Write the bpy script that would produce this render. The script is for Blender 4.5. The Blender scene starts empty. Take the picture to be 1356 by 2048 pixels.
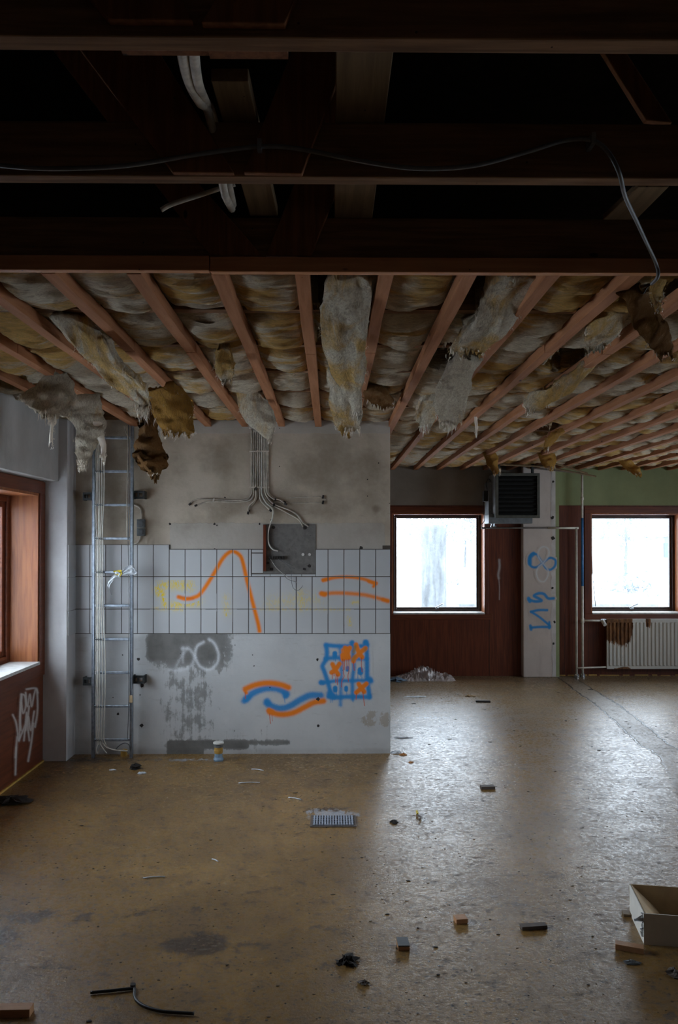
import bpy, math, random
import numpy as np
from mathutils import Vector, noise as mnoise
random.seed(7)
C = bpy.context.scene
COL = C.collection
# ---------------------------------------------------------------- camera
FPX, PCX, YAW, PITCH, CAMZ = 1560.0, 678.0, 16/1560, 0.010, 1.75
PCY = 1024 + 64 - FPX*math.tan(PITCH)
cam = bpy.data.cameras.new('camera'); camo = bpy.data.objects.new('camera', cam); COL.objects.link(camo)
cam.sensor_fit = 'VERTICAL'; cam.sensor_height = 36; cam.lens = FPX/2048*36
cam.shift_y = (PCY-1024)/2048; cam.clip_start = 0.02; cam.clip_end = 400
camo.location = (0, 0, CAMZ); camo.rotation_euler = (math.pi/2+PITCH, 0, -YAW)
C.camera = camo
FW = Vector((math.sin(YAW)*math.cos(PITCH), math.cos(YAW)*math.cos(PITCH), math.sin(PITCH)))
RT = Vector((math.cos(YAW), -math.sin(YAW), 0)); UP = RT.cross(FW)
def ray(px, py): return FW + RT*((px-PCX)/FPX) + UP*((PCY-py)/FPX)
def atY(px, py, Y): d = ray(px, py); t = Y/d.y; return Vector((d.x*t, Y, CAMZ+d.z*t))
def atX(px, py, X): d = ray(px, py); t = X/d.x; return Vector((X, d.y*t, CAMZ+d.z*t))
def atZ(px, py, Z=0.0): d = ray(px, py); t = (Z-CAMZ)/d.z; return Vector((d.x*t, d.y*t, Z))
# ---------------------------------------------------------------- world, sun, exposure
SKY_STRENGTH = 13.5
C.view_settings.view_transform = 'Standard'; C.view_settings.look = 'None'
C.view_settings.gamma = 1; C.view_settings.use_curve_mapping = False
C.view_settings.exposure = 0.0
w = bpy.data.worlds.new('overcast_sky'); C.world = w; w.use_nodes = True
wn = w.node_tree; bg = wn.nodes['Background']
tc = wn.nodes.new('ShaderNodeTexCoord'); sp = wn.nodes.new('ShaderNodeSeparateXYZ'); rp = wn.nodes.new('ShaderNodeValToRGB')
wn.links.new(tc.outputs['Generated'], sp.inputs[0]); wn.links.new(sp.outputs['Z'], rp.inputs[0]); wn.links.new(rp.outputs[0], bg.inputs[0])
rp.color_ramp.elements[0].position = 0.0; rp.color_ramp.elements[0].color = (.84, .92, 1.0, 1)
rp.color_ramp.elements[1].position = 0.6; rp.color_ramp.elements[1].color = (.86, .94, 1.02, 1)
bg.inputs[1].default_value = SKY_STRENGTH
# room dimensions
YB, YP, XL, XC, XR, YF = 10.34, 6.53, -2.32, -2.13, 6.4, -3.0
CZ = 2.73
# ---------------------------------------------------------------- node helpers
class NT:
    def __init__(s, name, rough=.7, spec=.5):
        s.m = bpy.data.materials.new(name); s.m.use_nodes = True; s.t = s.m.node_tree
        s.b = s.t.nodes['Principled BSDF']; s.b.inputs['Roughness'].default_value = rough
        s.b.inputs['Specular IOR Level'].default_value = spec
        g = s.t.nodes.new('ShaderNodeNewGeometry'); s.pos = g.outputs['Position']
    def L(s, a, inp):
        if isinstance(a, bpy.types.NodeSocket): s.t.links.new(a, inp)
        elif a is not None:
            if isinstance(a, (tuple, list)) and len(a) == 3 and inp.type == 'RGBA': a = (*a, 1)
            inp.default_value = a
    def m_(s, op, a, b=None, c=None, clamp=False):
        n = s.t.nodes.new('ShaderNodeMath'); n.operation = op; n.use_clamp = clamp
        for i, v in enumerate((a, b, c)):
            if v is not None: s.L(v, n.inputs[i])
        return n.outputs[0]
    def map(s, sc=(1, 1, 1), loc=(0, 0, 0), v=None):
        n = s.t.nodes.new('ShaderNodeMapping'); s.L(v or s.pos, n.inputs[0]); n.inputs['Scale'].default_value = sc; n.inputs['Location'].default_value = loc
        return n.outputs[0]
    def noise(s, scale, detail=5, rough=.55, v=None, dist=0, sc=None, loc=(0, 0, 0)):
        if sc: v = s.map(sc, loc, v)
        n = s.t.nodes.new('ShaderNodeTexNoise'); s.L(v or s.pos, n.inputs['Vector'])
        n.inputs['Scale'].default_value = scale; n.inputs['Detail'].default_value = detail; n.inputs['Roughness'].default_value = rough; n.inputs['Distortion'].default_value = dist
        return n.outputs['Fac']
    def vor(s, scale, v=None, feature='F1', sc=None):
        if sc: v = s.map(sc, v=v)
        n = s.t.nodes.new('ShaderNodeTexVoronoi'); n.feature = feature; s.L(v or s.pos, n.inputs['Vector']); n.inputs['Scale'].default_value = scale
        return n.outputs['Distance']
    def ss(s, x, lo, hi):   # smoothstep
        n = s.t.nodes.new('ShaderNodeMapRange'); n.interpolation_type = 'SMOOTHSTEP'; s.L(x, n.inputs[0]); n.inputs[1].default_value = lo; n.inputs[2].default_value = hi
        if lo > hi: n.inputs[1].default_value = hi; n.inputs[2].default_value = lo; n.inputs[3].default_value = 1; n.inputs[4].default_value = 0
        return n.outputs[0]
    def lin(s, x, a, b, c, d):
        n = s.t.nodes.new('ShaderNodeMapRange'); s.L(x, n.inputs[0])
        for i, v in enumerate((a, b, c, d)): n.inputs[1+i].default_value = v
        return n.outputs[0]
    def mix(s, f, a, b, blend='MIX'):
        n = s.t.nodes.new('ShaderNodeMix'); n.data_type = 'RGBA'; n.blend_type = blend
        s.L(f, n.inputs[0]); s.L(a, n.inputs[6]); s.L(b, n.inputs[7]); return n.outputs[2]
    def xyz(s, v=None):
        n = s.t.nodes.new('ShaderNodeSeparateXYZ'); s.L(v or s.pos, n.inputs[0]); return n.outputs
    def attr(s, name):
        n = s.t.nodes.new('ShaderNodeAttribute'); n.attribute_name = name; return n
    def rgb(s, v):
        n = s.t.nodes.new('ShaderNodeSeparateColor'); s.L(v, n.inputs[0]); return n.outputs
    def rnd(s):
        return s.t.nodes.new('ShaderNodeObjectInfo').outputs['Random']
    def bump(s, h, strength=.3, dist=.01):
        n = s.t.nodes.new('ShaderNodeBump'); s.L(h, n.inputs['Height']); n.inputs['Strength'].default_value = strength; n.inputs['Distance'].default_value = dist
        s.t.links.new(n.outputs[0], s.b.inputs['Normal'])
    def col(s, c): s.L(c, s.b.inputs['Base Color']); return s
    def set(s, k, v): s.L(v, s.b.inputs[k]); return s
def wood(name, c1, c2, axis, scale=1.0, dark=(.03, .015, .01), rough=.55, knots=True, spec=.4, painted=False):
    n = NT(name, rough, spec); sc = [14, 14, 14]; sc[axis] = .9
    g = n.noise(3*scale, 6, .6, sc=sc, dist=.4)
    big = n.noise(.9, 3, .5)
    c = n.mix(n.ss(g, .3, .7), c1, c2)
    c = n.mix(n.m_('MULTIPLY', n.ss(big, .4, .75), .5), c, tuple(v*.55 for v in c1))
    if knots:
        c = n.mix(n.ss(n.vor(7, sc=[1 if i != axis else .45 for i in range(3)]), .07, .04), c, dark)
        c = n.mix(n.ss(n.vor(16), .055, .035), c, dark)
    if painted: c = over(n, c)
    n.col(c); n.bump(g, .25, .004); return n.m
def flat(name, c, rough=.6, metal=0, var=.25, scale=18, bump=.1, spec=.5):
    n = NT(name, rough, spec); f = n.noise(scale, 5, .6)
    n.col(n.mix(n.ss(f, .3, .7), tuple(v*(1-var) for v in c), tuple(min(1, v*(1+var*.5)) for v in c)))
    n.set('Metallic', metal)
    if bump: n.bump(f, bump, .004)
    return n.m
# ---------------------------------------------------------------- mesh helpers
def tag(o, label=None, cat=None, group=None, kind=None):
    if label: o['label'] = label
    if cat: o['category'] = cat
    if group: o['group'] = group
    if kind: o['kind'] = kind
    return o
def struct(o): o['kind'] = 'structure'; return o
def thing(name, label, cat, loc=(0, 0, 0), group=None):
    o = bpy.data.objects.new(name, None); o.location = loc; o.empty_display_size = .1; COL.objects.link(o)
    return tag(o, label, cat, group)
class MB:
    def __init__(s): s.v = []; s.f = []; s.c = []
    def add(s, vs, fs, cs=None):
        k = len(s.v); s.v += [tuple(v) for v in vs]; s.f += [tuple(i+k for i in f) for f in fs]
        if cs is not None: s.c += list(cs)
        return s
    def box(s, a, b):
        (x0, y0, z0), (x1, y1, z1) = a, b
        x0, x1 = sorted((x0, x1)); y0, y1 = sorted((y0, y1)); z0, z1 = sorted((z0, z1))
        return s.add([(x0, y0, z0), (x1, y0, z0), (x1, y1, z0), (x0, y1, z0), (x0, y0, z1), (x1, y0, z1), (x1, y1, z1), (x0, y1, z1)],
              [(0, 3, 2, 1), (4, 5, 6, 7), (0, 1, 5, 4), (1, 2, 6, 5), (2, 3, 7, 6), (3, 0, 4, 7)])
    def obox(s, c, size, rz=0, tilt=0, roll=0):
        from mathutils import Euler
        E = Euler((tilt, roll, rz)).to_matrix(); h = Vector(size)/2; vs = []
        for z in (-1, 1):
            for x, y in ((-1, -1), (1, -1), (1, 1), (-1, 1)): vs.append(Vector(c)+E@Vector((x*h.x, y*h.y, z*h.z)))
        return s.add(vs, [(0, 3, 2, 1), (4, 5, 6, 7), (0, 1, 5, 4), (1, 2, 6, 5), (2, 3, 7, 6), (3, 0, 4, 7)])
    def prism(s, poly, off):   # poly: list of Vectors, extruded by off
        n = len(poly); off = Vector(off); a = [Vector(p) for p in poly]
        nr = (a[1]-a[0]).cross(a[2]-a[0])
        if nr.dot(off) > 0: a = a[::-1]
        vs = a+[p+off for p in a]
        fs = [tuple(range(n)), tuple(range(2*n-1, n-1, -1))]+[(i, i+n, (i+1) % n+n, (i+1) % n) for i in range(n)]
        return s.add(vs, fs)
    def tube(s, pts, r, seg=8, r2=None, smoothn=0):
        pts = [Vector(p) for p in pts]
        if smoothn: pts = catmull(pts, smoothn)
        n = len(pts); vs = []; fs = []; up = None
        for i, p in enumerate(pts):
            t = (pts[min(i+1, n-1)]-pts[max(i-1, 0)]).normalized()
            if up is None: up = Vector((0, 0, 1)) if abs(t.z) < .9 else Vector((1, 0, 0))
            a = t.cross(up).normalized(); up = a.cross(t).normalized()
            rr = r if r2 is None else r+(r2-r)*i/(n-1)
            for k in range(seg):
                th = 2*math.pi*k/seg; vs.append(p+a*math.cos(th)*rr+up*math.sin(th)*rr)
        for i in range(n-1):
            for k in range(seg): fs.append((i*seg+k, i*seg+(k+1) % seg, (i+1)*seg+(k+1) % seg, (i+1)*seg+k))
        fs.append(tuple(range(seg))[::-1]); fs.append(tuple((n-1)*seg+k for k in range(seg)))
        return s.add(vs, fs)
    def lathe(s, c, prof, seg=20, axis='z'):
        vs = []; fs = []; c = Vector(c)
        for r, h in prof:
            for k in range(seg):
                th = 2*math.pi*k/seg; a, b = r*math.cos(th), r*math.sin(th)
                vs.append(c+(Vector((a, b, h)) if axis == 'z' else Vector((a, -h, b)) if axis == 'y' else Vector((h, a, b))))
        n = len(prof)
        for i in range(n-1):
            for k in range(seg): fs.append((i*seg+k, i*seg+(k+1) % seg, (i+1)*seg+(k+1) % seg, (i+1)*seg+k))
        fs.append(tuple(range(seg))[::-1]); fs.append(tuple((n-1)*seg+k for k in range(seg)))
        return s.add(vs, fs)
    def build(s, name, mat, parent=None, smooth=False, bevel=0, origin=None):
        me = bpy.data.meshes.new(name); vs = s.v
        if origin is None:
            if parent is not None: origin = Vector((0, 0, 0)); par = parent; 
            else:
                A = np.array(vs); mn, mx = A.min(0), A.max(0); origin = Vector(((mn[0]+mx[0])/2, (mn[1]+mx[1])/2, mn[2]))
        if parent is not None:
            off = Vector((0, 0, 0)); q = parent
            while q: off += q.location; q = q.parent
            A = np.array(vs)-np.array(off)
        else:
            A = np.array(vs)-np.array(origin)
        me.from_pydata(A.tolist(), [], s.f)
        if s.c:
            at = me.color_attributes.new('mask', 'FLOAT_COLOR', 'POINT'); at.data.foreach_set('color', np.array(s.c, dtype=np.float32).ravel())
        if smooth: me.polygons.foreach_set('use_smooth', [True]*len(me.polygons))
        me.update(); o = bpy.data.objects.new(name, me); COL.objects.link(o)
        if mat: me.materials.append(mat)
        if parent is not None: o.parent = parent
        else: o.location = origin
        if bevel:
            b = o.modifiers.new('bevel', 'BEVEL'); b.width = bevel; b.segments = 2; b.limit_method = 'ANGLE'
        return o
def catmull(P, n):
    P = [Vector(p) for p in P]
    if len(P) < 3:
        return [P[0].lerp(P[-1], i/n) for i in range(n+1)]
    Q = [2*P[0]-P[1]]+P+[2*P[-1]-P[-2]]; out = []
    for i in range(1, len(Q)-2):
        p0, p1, p2, p3 = Q[i-1:i+3]
        for k in range(n):
            t = k/n; out.append(.5*((2*p1)+(p2-p0)*t+(2*p0-5*p1+4*p2-p3)*t*t+(3*p1-p0-3*p2+p3)*t**3))
    out.append(P[-1]); return out
ORD = 'first second third fourth fifth sixth seventh eighth ninth tenth eleventh twelfth thirteenth fourteenth fifteenth sixteenth seventeenth eighteenth nineteenth twentieth twenty-first twenty-second twenty-third twenty-fourth twenty-fifth twenty-sixth twenty-seventh twenty-eighth twenty-ninth thirtieth'.split()
# paint on a surface: fine grid whose vertices carry colour and cover
def seg_dist(PX, PY, pts):
    d = np.full(PX.shape, 1e9)
    for (x0, y0), (x1, y1) in zip(pts[:-1], pts[1:]):
        dx, dy = x1-x0, y1-y0; L = dx*dx+dy*dy+1e-9
        t = np.clip(((PX-x0)*dx+(PY-y0)*dy)/L, 0, 1)
        d = np.minimum(d, np.hypot(PX-(x0+t*dx), PY-(y0+t*dy)))
    return d
def sstep(x, a, b):
    t = np.clip((x-a)/(b-a), 0, 1); return t*t*(3-2*t)
def smooth2(pts, n=8):
    return [(v.x, v.y) for v in catmull([Vector((p[0], p[1], 0)) for p in pts], n)]
def paint(name, place, box, strokes, mat, parent, label, cell=1.0, masks=None, inside=None):
    # strokes: (points, half width, softness, colour, strength)
    x0, y0, x1, y1 = box; nx = int((x1-x0)/cell)+1; ny = int((y1-y0)/cell)+1
    xs = np.linspace(x0, x1, nx); ys = np.linspace(y0, y1, ny); PX, PY = np.meshgrid(xs, ys)
    A = np.zeros(PX.shape); col = np.zeros(PX.shape+(3,))
    for pts, hw, soft, c, st in strokes:
        if len(pts) > 2: pts = smooth2(pts)
        d = seg_dist(PX, PY, pts); a = st*np.maximum(1-sstep(d, hw-soft*.9, hw+soft*.9), 0)*.9+st*.1*(1-sstep(d, 0, hw+soft*2.6))
        ah = a; a = np.maximum(a, 1e-3*np.exp(-np.maximum(d-hw, 0)/3)); nA = a+A*(1-a); k = np.where(nA > 1e-9, a/np.maximum(nA, 1e-9), 1)[..., None]
        col = col*(1-k)+np.array(c)*k; A = nA
    b = MB(); idx = -np.ones(PX.shape, int)
    keep = (A[:-1, :-1]+A[1:, :-1]+A[:-1, 1:]+A[1:, 1:]) > .03
    if inside: keep &= inside((PX[:-1, :-1]+PX[1:, 1:])/2, (PY[:-1, :-1]+PY[1:, 1:])/2, cell)
    mk = masks(PX, PY) if masks else None; b2 = []
    for j, i in zip(*np.nonzero(keep)):
        q = []
        for jj, ii in ((j, i), (j+1, i), (j+1, i+1), (j, i+1)):
            if idx[jj, ii] < 0:
                idx[jj, ii] = len(b.v); b.v.append(tuple(place(PX[jj, ii], PY[jj, ii]))); b.c.append((*col[jj, ii], A[jj, ii])); b2.append((mk[0][jj, ii], mk[1][jj, ii], mk[2][jj, ii], 1) if masks else (0, 0, 0, 1))
            q.append(int(idx[jj, ii]))
        b.f.append(tuple(q))
    if masks:
        c0 = b.c; b.c = b2
    o = b.build(name, mat, parent)
    if masks:
        at = o.data.color_attributes.new('paint', 'FLOAT_COLOR', 'POINT'); at.data.foreach_set('color', np.array(c0, dtype=np.float32).ravel())
    if label: o['label'] = label
    return o
# ---------------------------------------------------------------- materials
def over(n, c, speck=False):
    a = n.attr('paint'); al = a.outputs['Alpha']; g = n.noise(150, 3, .7)
    if speck: al = n.m_('MULTIPLY', al, n.ss(n.noise(1, 5, .75, sc=(90, 90, 35)), .44, .52))
    else: al = n.m_('SUBTRACT', n.m_('ADD', al, n.m_('MULTIPLY', n.m_('SUBTRACT', g, .5), n.m_('MULTIPLY', n.m_('MULTIPLY', al, n.m_('SUBTRACT', 1, al)), 3.5))), .012, clamp=True)
    return n.mix(al, c, a.outputs['Color'])
def m_insul(name, c_light, c_ochre, bias, hang=False):
    n = NT(name, .95, .1)
    a = n.noise(1.0, 6, .65, sc=(2.2, 9, 9) if not hang else (9, 3, 4), dist=.8)
    b = n.noise(1.7, 3, .5); r = n.rnd()
    f = n.m_('ADD', n.m_('ADD', n.m_('MULTIPLY', a, 1.0), n.m_('MULTIPLY', b, 1.3)), n.m_('MULTIPLY', r, .14))
    f = n.ss(f, bias+.08-.13, bias+.08+.13)
    c = n.mix(f, c_light, c_ochre)
    fine = n.noise(1.0, 8, .78, sc=(13, 62, 62) if not hang else (60, 26, 30), dist=1.8)
    c = n.mix(n.ss(fine, .58, .36), c, n.mix(.5, c, (.36, .20, .09)))
    c = n.mix(n.m_('MULTIPLY', n.ss(n.noise(4, 5, .65), .52, .7), .5), c, (.30, .19, .11))
    n.col(c); n.bump(n.m_('ADD', fine, n.m_('MULTIPLY', a, .6)), 1.0, .035)
    return n.m
M = {}
M['wool'] = m_insul('glass_wool', (1.0, .88, .68), (.90, .56, .18), 1.20)
M['wool_hang'] = m_insul('glass_wool_torn', (1.0, .90, .72), (.90, .58, .20), 1.25, True)
M['wool_ochre'] = m_insul('glass_wool_ochre', (.80, .58, .30), (.60, .32, .07), .85, True)
M['wool_brown'] = m_insul('glass_wool_brown', (.46, .31, .15), (.24, .11, .03), .95, True)
M['fibre'] = flat('glass_wool_fibre', (.90, .82, .70), .9, var=.1, bump=0)
M['batten'] = wood('pine_batten', (.44, .20, .10), (.32, .135, .062), 1, spec=.12, rough=.8)
M['pine_x'] = wood('pine_trim', (.58, .26, .11), (.44, .18, .07), 0, rough=.6)
M['chord'] = wood('old_truss_timber', (.26, .14, .07), (.13, .068, .034), 0, spec=.12, rough=.8)
M['web'] = wood('old_web_timber', (.25, .105, .045), (.14, .055, .026), 2, spec=.12, rough=.8)
M['plank_y'] = wood('old_plank', (.24, .165, .09), (.15, .095, .05), 1)
M['mahog_z'] = wood('mahogany_panel', (.165, .040, .015), (.085, .019, .008), 2, rough=.42, knots=False)
M['mahog_x'] = wood('mahogany_rail', (.19, .05, .018), (.11, .027, .011), 0, rough=.4, knots=False)
M['mahog_y'] = wood('mahogany_side_rail', (.17, .045, .017), (.10, .026, .010), 1, rough=.4, knots=False)
M['spray_wz'] = wood('spray_on_panel', (.165, .040, .015), (.085, .019, .008), 2, rough=.42, knots=False, painted=True)
M['spray_wy'] = wood('spray_on_left_panel', (.17, .045, .017), (.10, .026, .010), 1, rough=.4, knots=False, painted=True)
M['oak_z'] = wood('varnished_reveal', (.40, .14, .048), (.24, .07, .024), 2, rough=.38, knots=False)
M['block'] = wood('sawn_block', (.60, .32, .16), (.45, .22, .10), 0, scale=2)
M['dark_frame'] = flat('dark_window_frame', (.045, .022, .014), .4, var=.3)
M['black'] = flat('black_void', (.006, .005, .004), .9, bump=0)
M['deck'] = flat('void_shade_roof_boards', (.012, .008, .005), 1, spec=0)  # near-black: the darkness of the unlit roof void is put into the boards' colour
M['steel'] = flat('galvanised_steel', (.36, .41, .47), .38, .75, var=.3, scale=30)
M['plate'] = flat('dark_slotted_plate', (.05, .055, .055), .5, .4)
M['cable'] = flat('white_cable', (.60, .575, .51), .5, var=.15)
M['cable_d'] = flat('grimy_cable', (.50, .445, .37), .6, var=.35)
M['cable_k'] = flat('black_cable', (.02, .02, .02), .45)
M['cable_g'] = flat('grey_cable', (.12, .12, .125), .5)
M['tip'] = flat('burnt_cable_end', (.03, .025, .022), .8)
M['white_paint'] = flat('white_painted_steel', (.72, .71, .66), .4, var=.1)
M['pipe'] = flat('cream_pipe', (.70, .66, .57), .4, var=.18)
M['blue_pipe'] = flat('blue_sprayed_pipe', (.05, .21, .48), .5)
M['chrome'] = flat('chrome_collar', (.55, .60, .66), .25, .9, bump=0)
M['grey_box'] = flat('grey_switch', (.115, .125, .13), .55)
M['heater'] = flat('heater_casing', (.075, .075, .06), .6)
M['heater_s'] = flat('heater_side', (.17, .18, .185), .5)
M['louvre'] = flat('heater_louvre', (.010, .010, .009), .85, spec=.1)
M['panelgrey'] = flat('grey_mounting_plate', (.16, .15, .138), .7, var=.2, scale=30)
M['sill'] = flat('pale_sill', (.62, .62, .60), .5, var=.2)
M['card_in'] = flat('cardboard', (.52, .38, .22), .85, var=.1)
M['card_out'] = flat('white_cardboard', (.80, .76, .68), .7, var=.06)
M['yellow'] = flat('yellow_adhesive', (.50, .29, .06), .8)
M['seal'] = flat('mustard_seal', (.45, .28, .08), .8)
M['out_ground'] = flat('pale_ground_outside', (.62, .62, .62), .9)
M['out_post'] = flat('concrete_post', (.05, .054, .056), .9)
M['out_wall'] = flat('render_outside', (.17, .18, .19), .9)
M['out_dark'] = flat('dark_glazing_outside', (.06, .10, .16), .4)
M['leaf'] = flat('grey_foliage', (.17, .20, .23), .9)
# spray paint: colour and cover are carried by the paint mesh itself
def m_spray(name, speck=False):
    n = NT(name, .6, .3); a = n.attr('mask'); n.col(a.outputs['Color'])
    g = n.noise(150 if not speck else 60, 3, .6)
    al = a.outputs['Alpha']
    if speck:
        v = n.ss(n.noise(1, 5, .75, sc=(90, 90, 35)), .44, .52)
        al = n.m_('MULTIPLY', al, v)
    else:
        al = n.m_('ADD', al, n.m_('MULTIPLY', n.m_('SUBTRACT', g, .5), n.m_('MULTIPLY', n.m_('MULTIPLY', al, n.m_('SUBTRACT', 1, al)), 3.2)), clamp=True)
    n.set('Alpha', al); n.m.surface_render_method = 'DITHERED'; return n.m
M['spray'] = m_spray('spray_paint'); M['speck'] = m_spray('spattered_paint', True)
# dirty window glass
def m_glass():
    n = NT('dusty_glass', .1); t = n.t; t.nodes.remove(n.b)
    tr = t.nodes.new('ShaderNodeBsdfTransparent'); tr.inputs[0].default_value = (.94, .97, 1, 1)
    tl = t.nodes.new('ShaderNodeBsdfTranslucent'); tl.inputs[0].default_value = (.85, .92, 1, 1)
    gl = t.nodes.new('ShaderNodeBsdfGlossy'); gl.inputs['Roughness'].default_value = .03
    fr = t.nodes.new('ShaderNodeFresnel'); fr.inputs[0].default_value = 1.45
    d = n.ss(n.noise(1, 6, .7, sc=(14, 14, 2.2)), .3, .8); d = n.lin(d, 0, 1, .015, .085)
    m1 = t.nodes.new('ShaderNodeMixShader'); m2 = t.nodes.new('ShaderNodeMixShader')
    n.L(d, m1.inputs[0]); t.links.new(tr.outputs[0], m1.inputs[1]); t.links.new(tl.outputs[0], m1.inputs[2])
    n.L(n.m_('MULTIPLY', fr.outputs[0], .6), m2.inputs[0]); t.links.new(m1.outputs[0], m2.inputs[1]); t.links.new(gl.outputs[0], m2.inputs[2])
    t.links.new(m2.outputs[0], t.nodes['Material Output'].inputs[0]); return n.m
M['glass'] = m_glass()
# partition plaster: mask R = bare cement, G = brown damp stain, B = lighter patch
def m_partition(name='stained_plaster', painted=False):
    n = NT(name, .85, .25); a = n.rgb(n.attr('mask').outputs['Color']); z = n.xyz()['Z']
    edge = n.noise(1, 8, .72, sc=(11, 11, 9)); drip = n.noise(1, 6, .7, sc=(26, 26, 1.6)); cl = n.noise(2.2, 6, .62)
    up = n.mix(n.ss(cl, .36, .68), (.53, .455, .365), (.39, .33, .255))
    lo = n.mix(n.ss(cl, .3, .7), (.61, .615, .61), (.52, .53, .53))
    c = n.mix(n.ss(z, 1.42, 1.12), up, lo)
    c = n.mix(n.ss(n.noise(1, 5, .6, sc=(7, 7, 30)), .6, .75), c, n.mix(.25, c, (.25, .2, .16)))
    pm = n.ss(n.m_('ADD', a['Blue'], n.m_('MULTIPLY', n.m_('SUBTRACT', edge, .5), 1.1)), .47, .53)
    c = n.mix(pm, c, n.mix(n.ss(cl, .3, .7), (.48, .44, .385), (.40, .36, .31)))
    st = n.m_('MULTIPLY', n.ss(n.m_('ADD', a['Green'], n.m_('MULTIPLY', n.m_('SUBTRACT', cl, .5), 1.0)), .15, .9), .72)
    c = n.mix(st, c, (.17, .13, .095))
    cm = n.m_('ADD', a['Red'], n.m_('MULTIPLY', n.m_('SUBTRACT', n.m_('ADD', n.m_('MULTIPLY', edge, .6), n.m_('MULTIPLY', drip, .4)), .5), 2.1))
    cm = n.m_('MULTIPLY', n.ss(cm, .42, .62), n.lin(n.ss(a['Red'], .45, .85), 0, 1, .7, 1))
    cement = n.mix(n.ss(n.noise(7, 5, .6), .3, .7), (.185, .178, .162), (.115, .11, .10))
    c = n.mix(n.m_('MULTIPLY', cm, .92), c, cement)
    c = n.mix(n.ss(n.vor(6.5), .04, .02), c, (.05, .04, .035))
    if painted: c = over(n, c)
    n.col(c); n.bump(n.m_('ADD', n.m_('MULTIPLY', n.m_('SUBTRACT', pm, cm), .8), n.noise(30, 5, .6)), .35, .006); return n.m
M['partition'] = m_partition(); M['spray_plaster'] = m_partition('spray_on_plaster', True)
def m_plaster(name, c1, c2, sc=2.5, stain=(.2, .16, .12), amt=.4, painted=False):
    n = NT(name, .85, .25); cl = n.noise(sc, 6, .62)
    c = n.mix(n.ss(cl, .3, .7), c1, c2)
    c = n.mix(n.m_('MULTIPLY', n.ss(n.noise(1, 6, .65, sc=(7, 7, 1.3)), .55, .8), amt), c, stain)
    if painted: c = over(n, c)
    n.col(c); n.bump(n.noise(28, 5, .6), .3, .005); return n.m
M['pl_left'] = m_plaster('grey_plaster', (.45, .44, .425), (.36, .35, .33))
M['pl_col'] = m_plaster('pale_column_plaster', (.60, .59, .59), (.48, .46, .46))
M['pl_back'] = m_plaster('brown_grey_plaster', (.31, .27, .23), (.24, .205, .17))
M['pl_green'] = m_plaster('green_paint', (.30, .34, .18), (.25, .285, .145), amt=.15)
M['pl_pillar'] = m_plaster('pinkish_pillar_paint', (.62, .545, .49), (.54, .47, .42), stain=(.35, .28, .24), amt=.35)
M['spray_pillar'] = m_plaster('spray_on_pillar', (.62, .545, .49), (.54, .47, .42), stain=(.35, .28, .24), amt=.35, painted=True)
M['pl_filler'] = m_plaster('white_filler', (.66, .63, .60), (.54, .50, .47), sc=6)
def m_tile(name='glazed_white_tile', painted=False, speck=False):
    n = NT(name, .22, .5); c = n.mix(n.noise(3, 5, .6), (.58, .59, .595), (.51, .52, .525))
    n.col(over(n, c, speck) if painted else c)
    n.bump(n.noise(4, 2), .06, .01); return n.m
M['tile'] = m_tile(); M['spray_tile'] = m_tile('spray_on_tile', True); M['speck_tile'] = m_tile('spatter_on_tile', True, True); M['grout'] = flat('dark_grout', (.09, .075, .06), .9)
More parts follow.
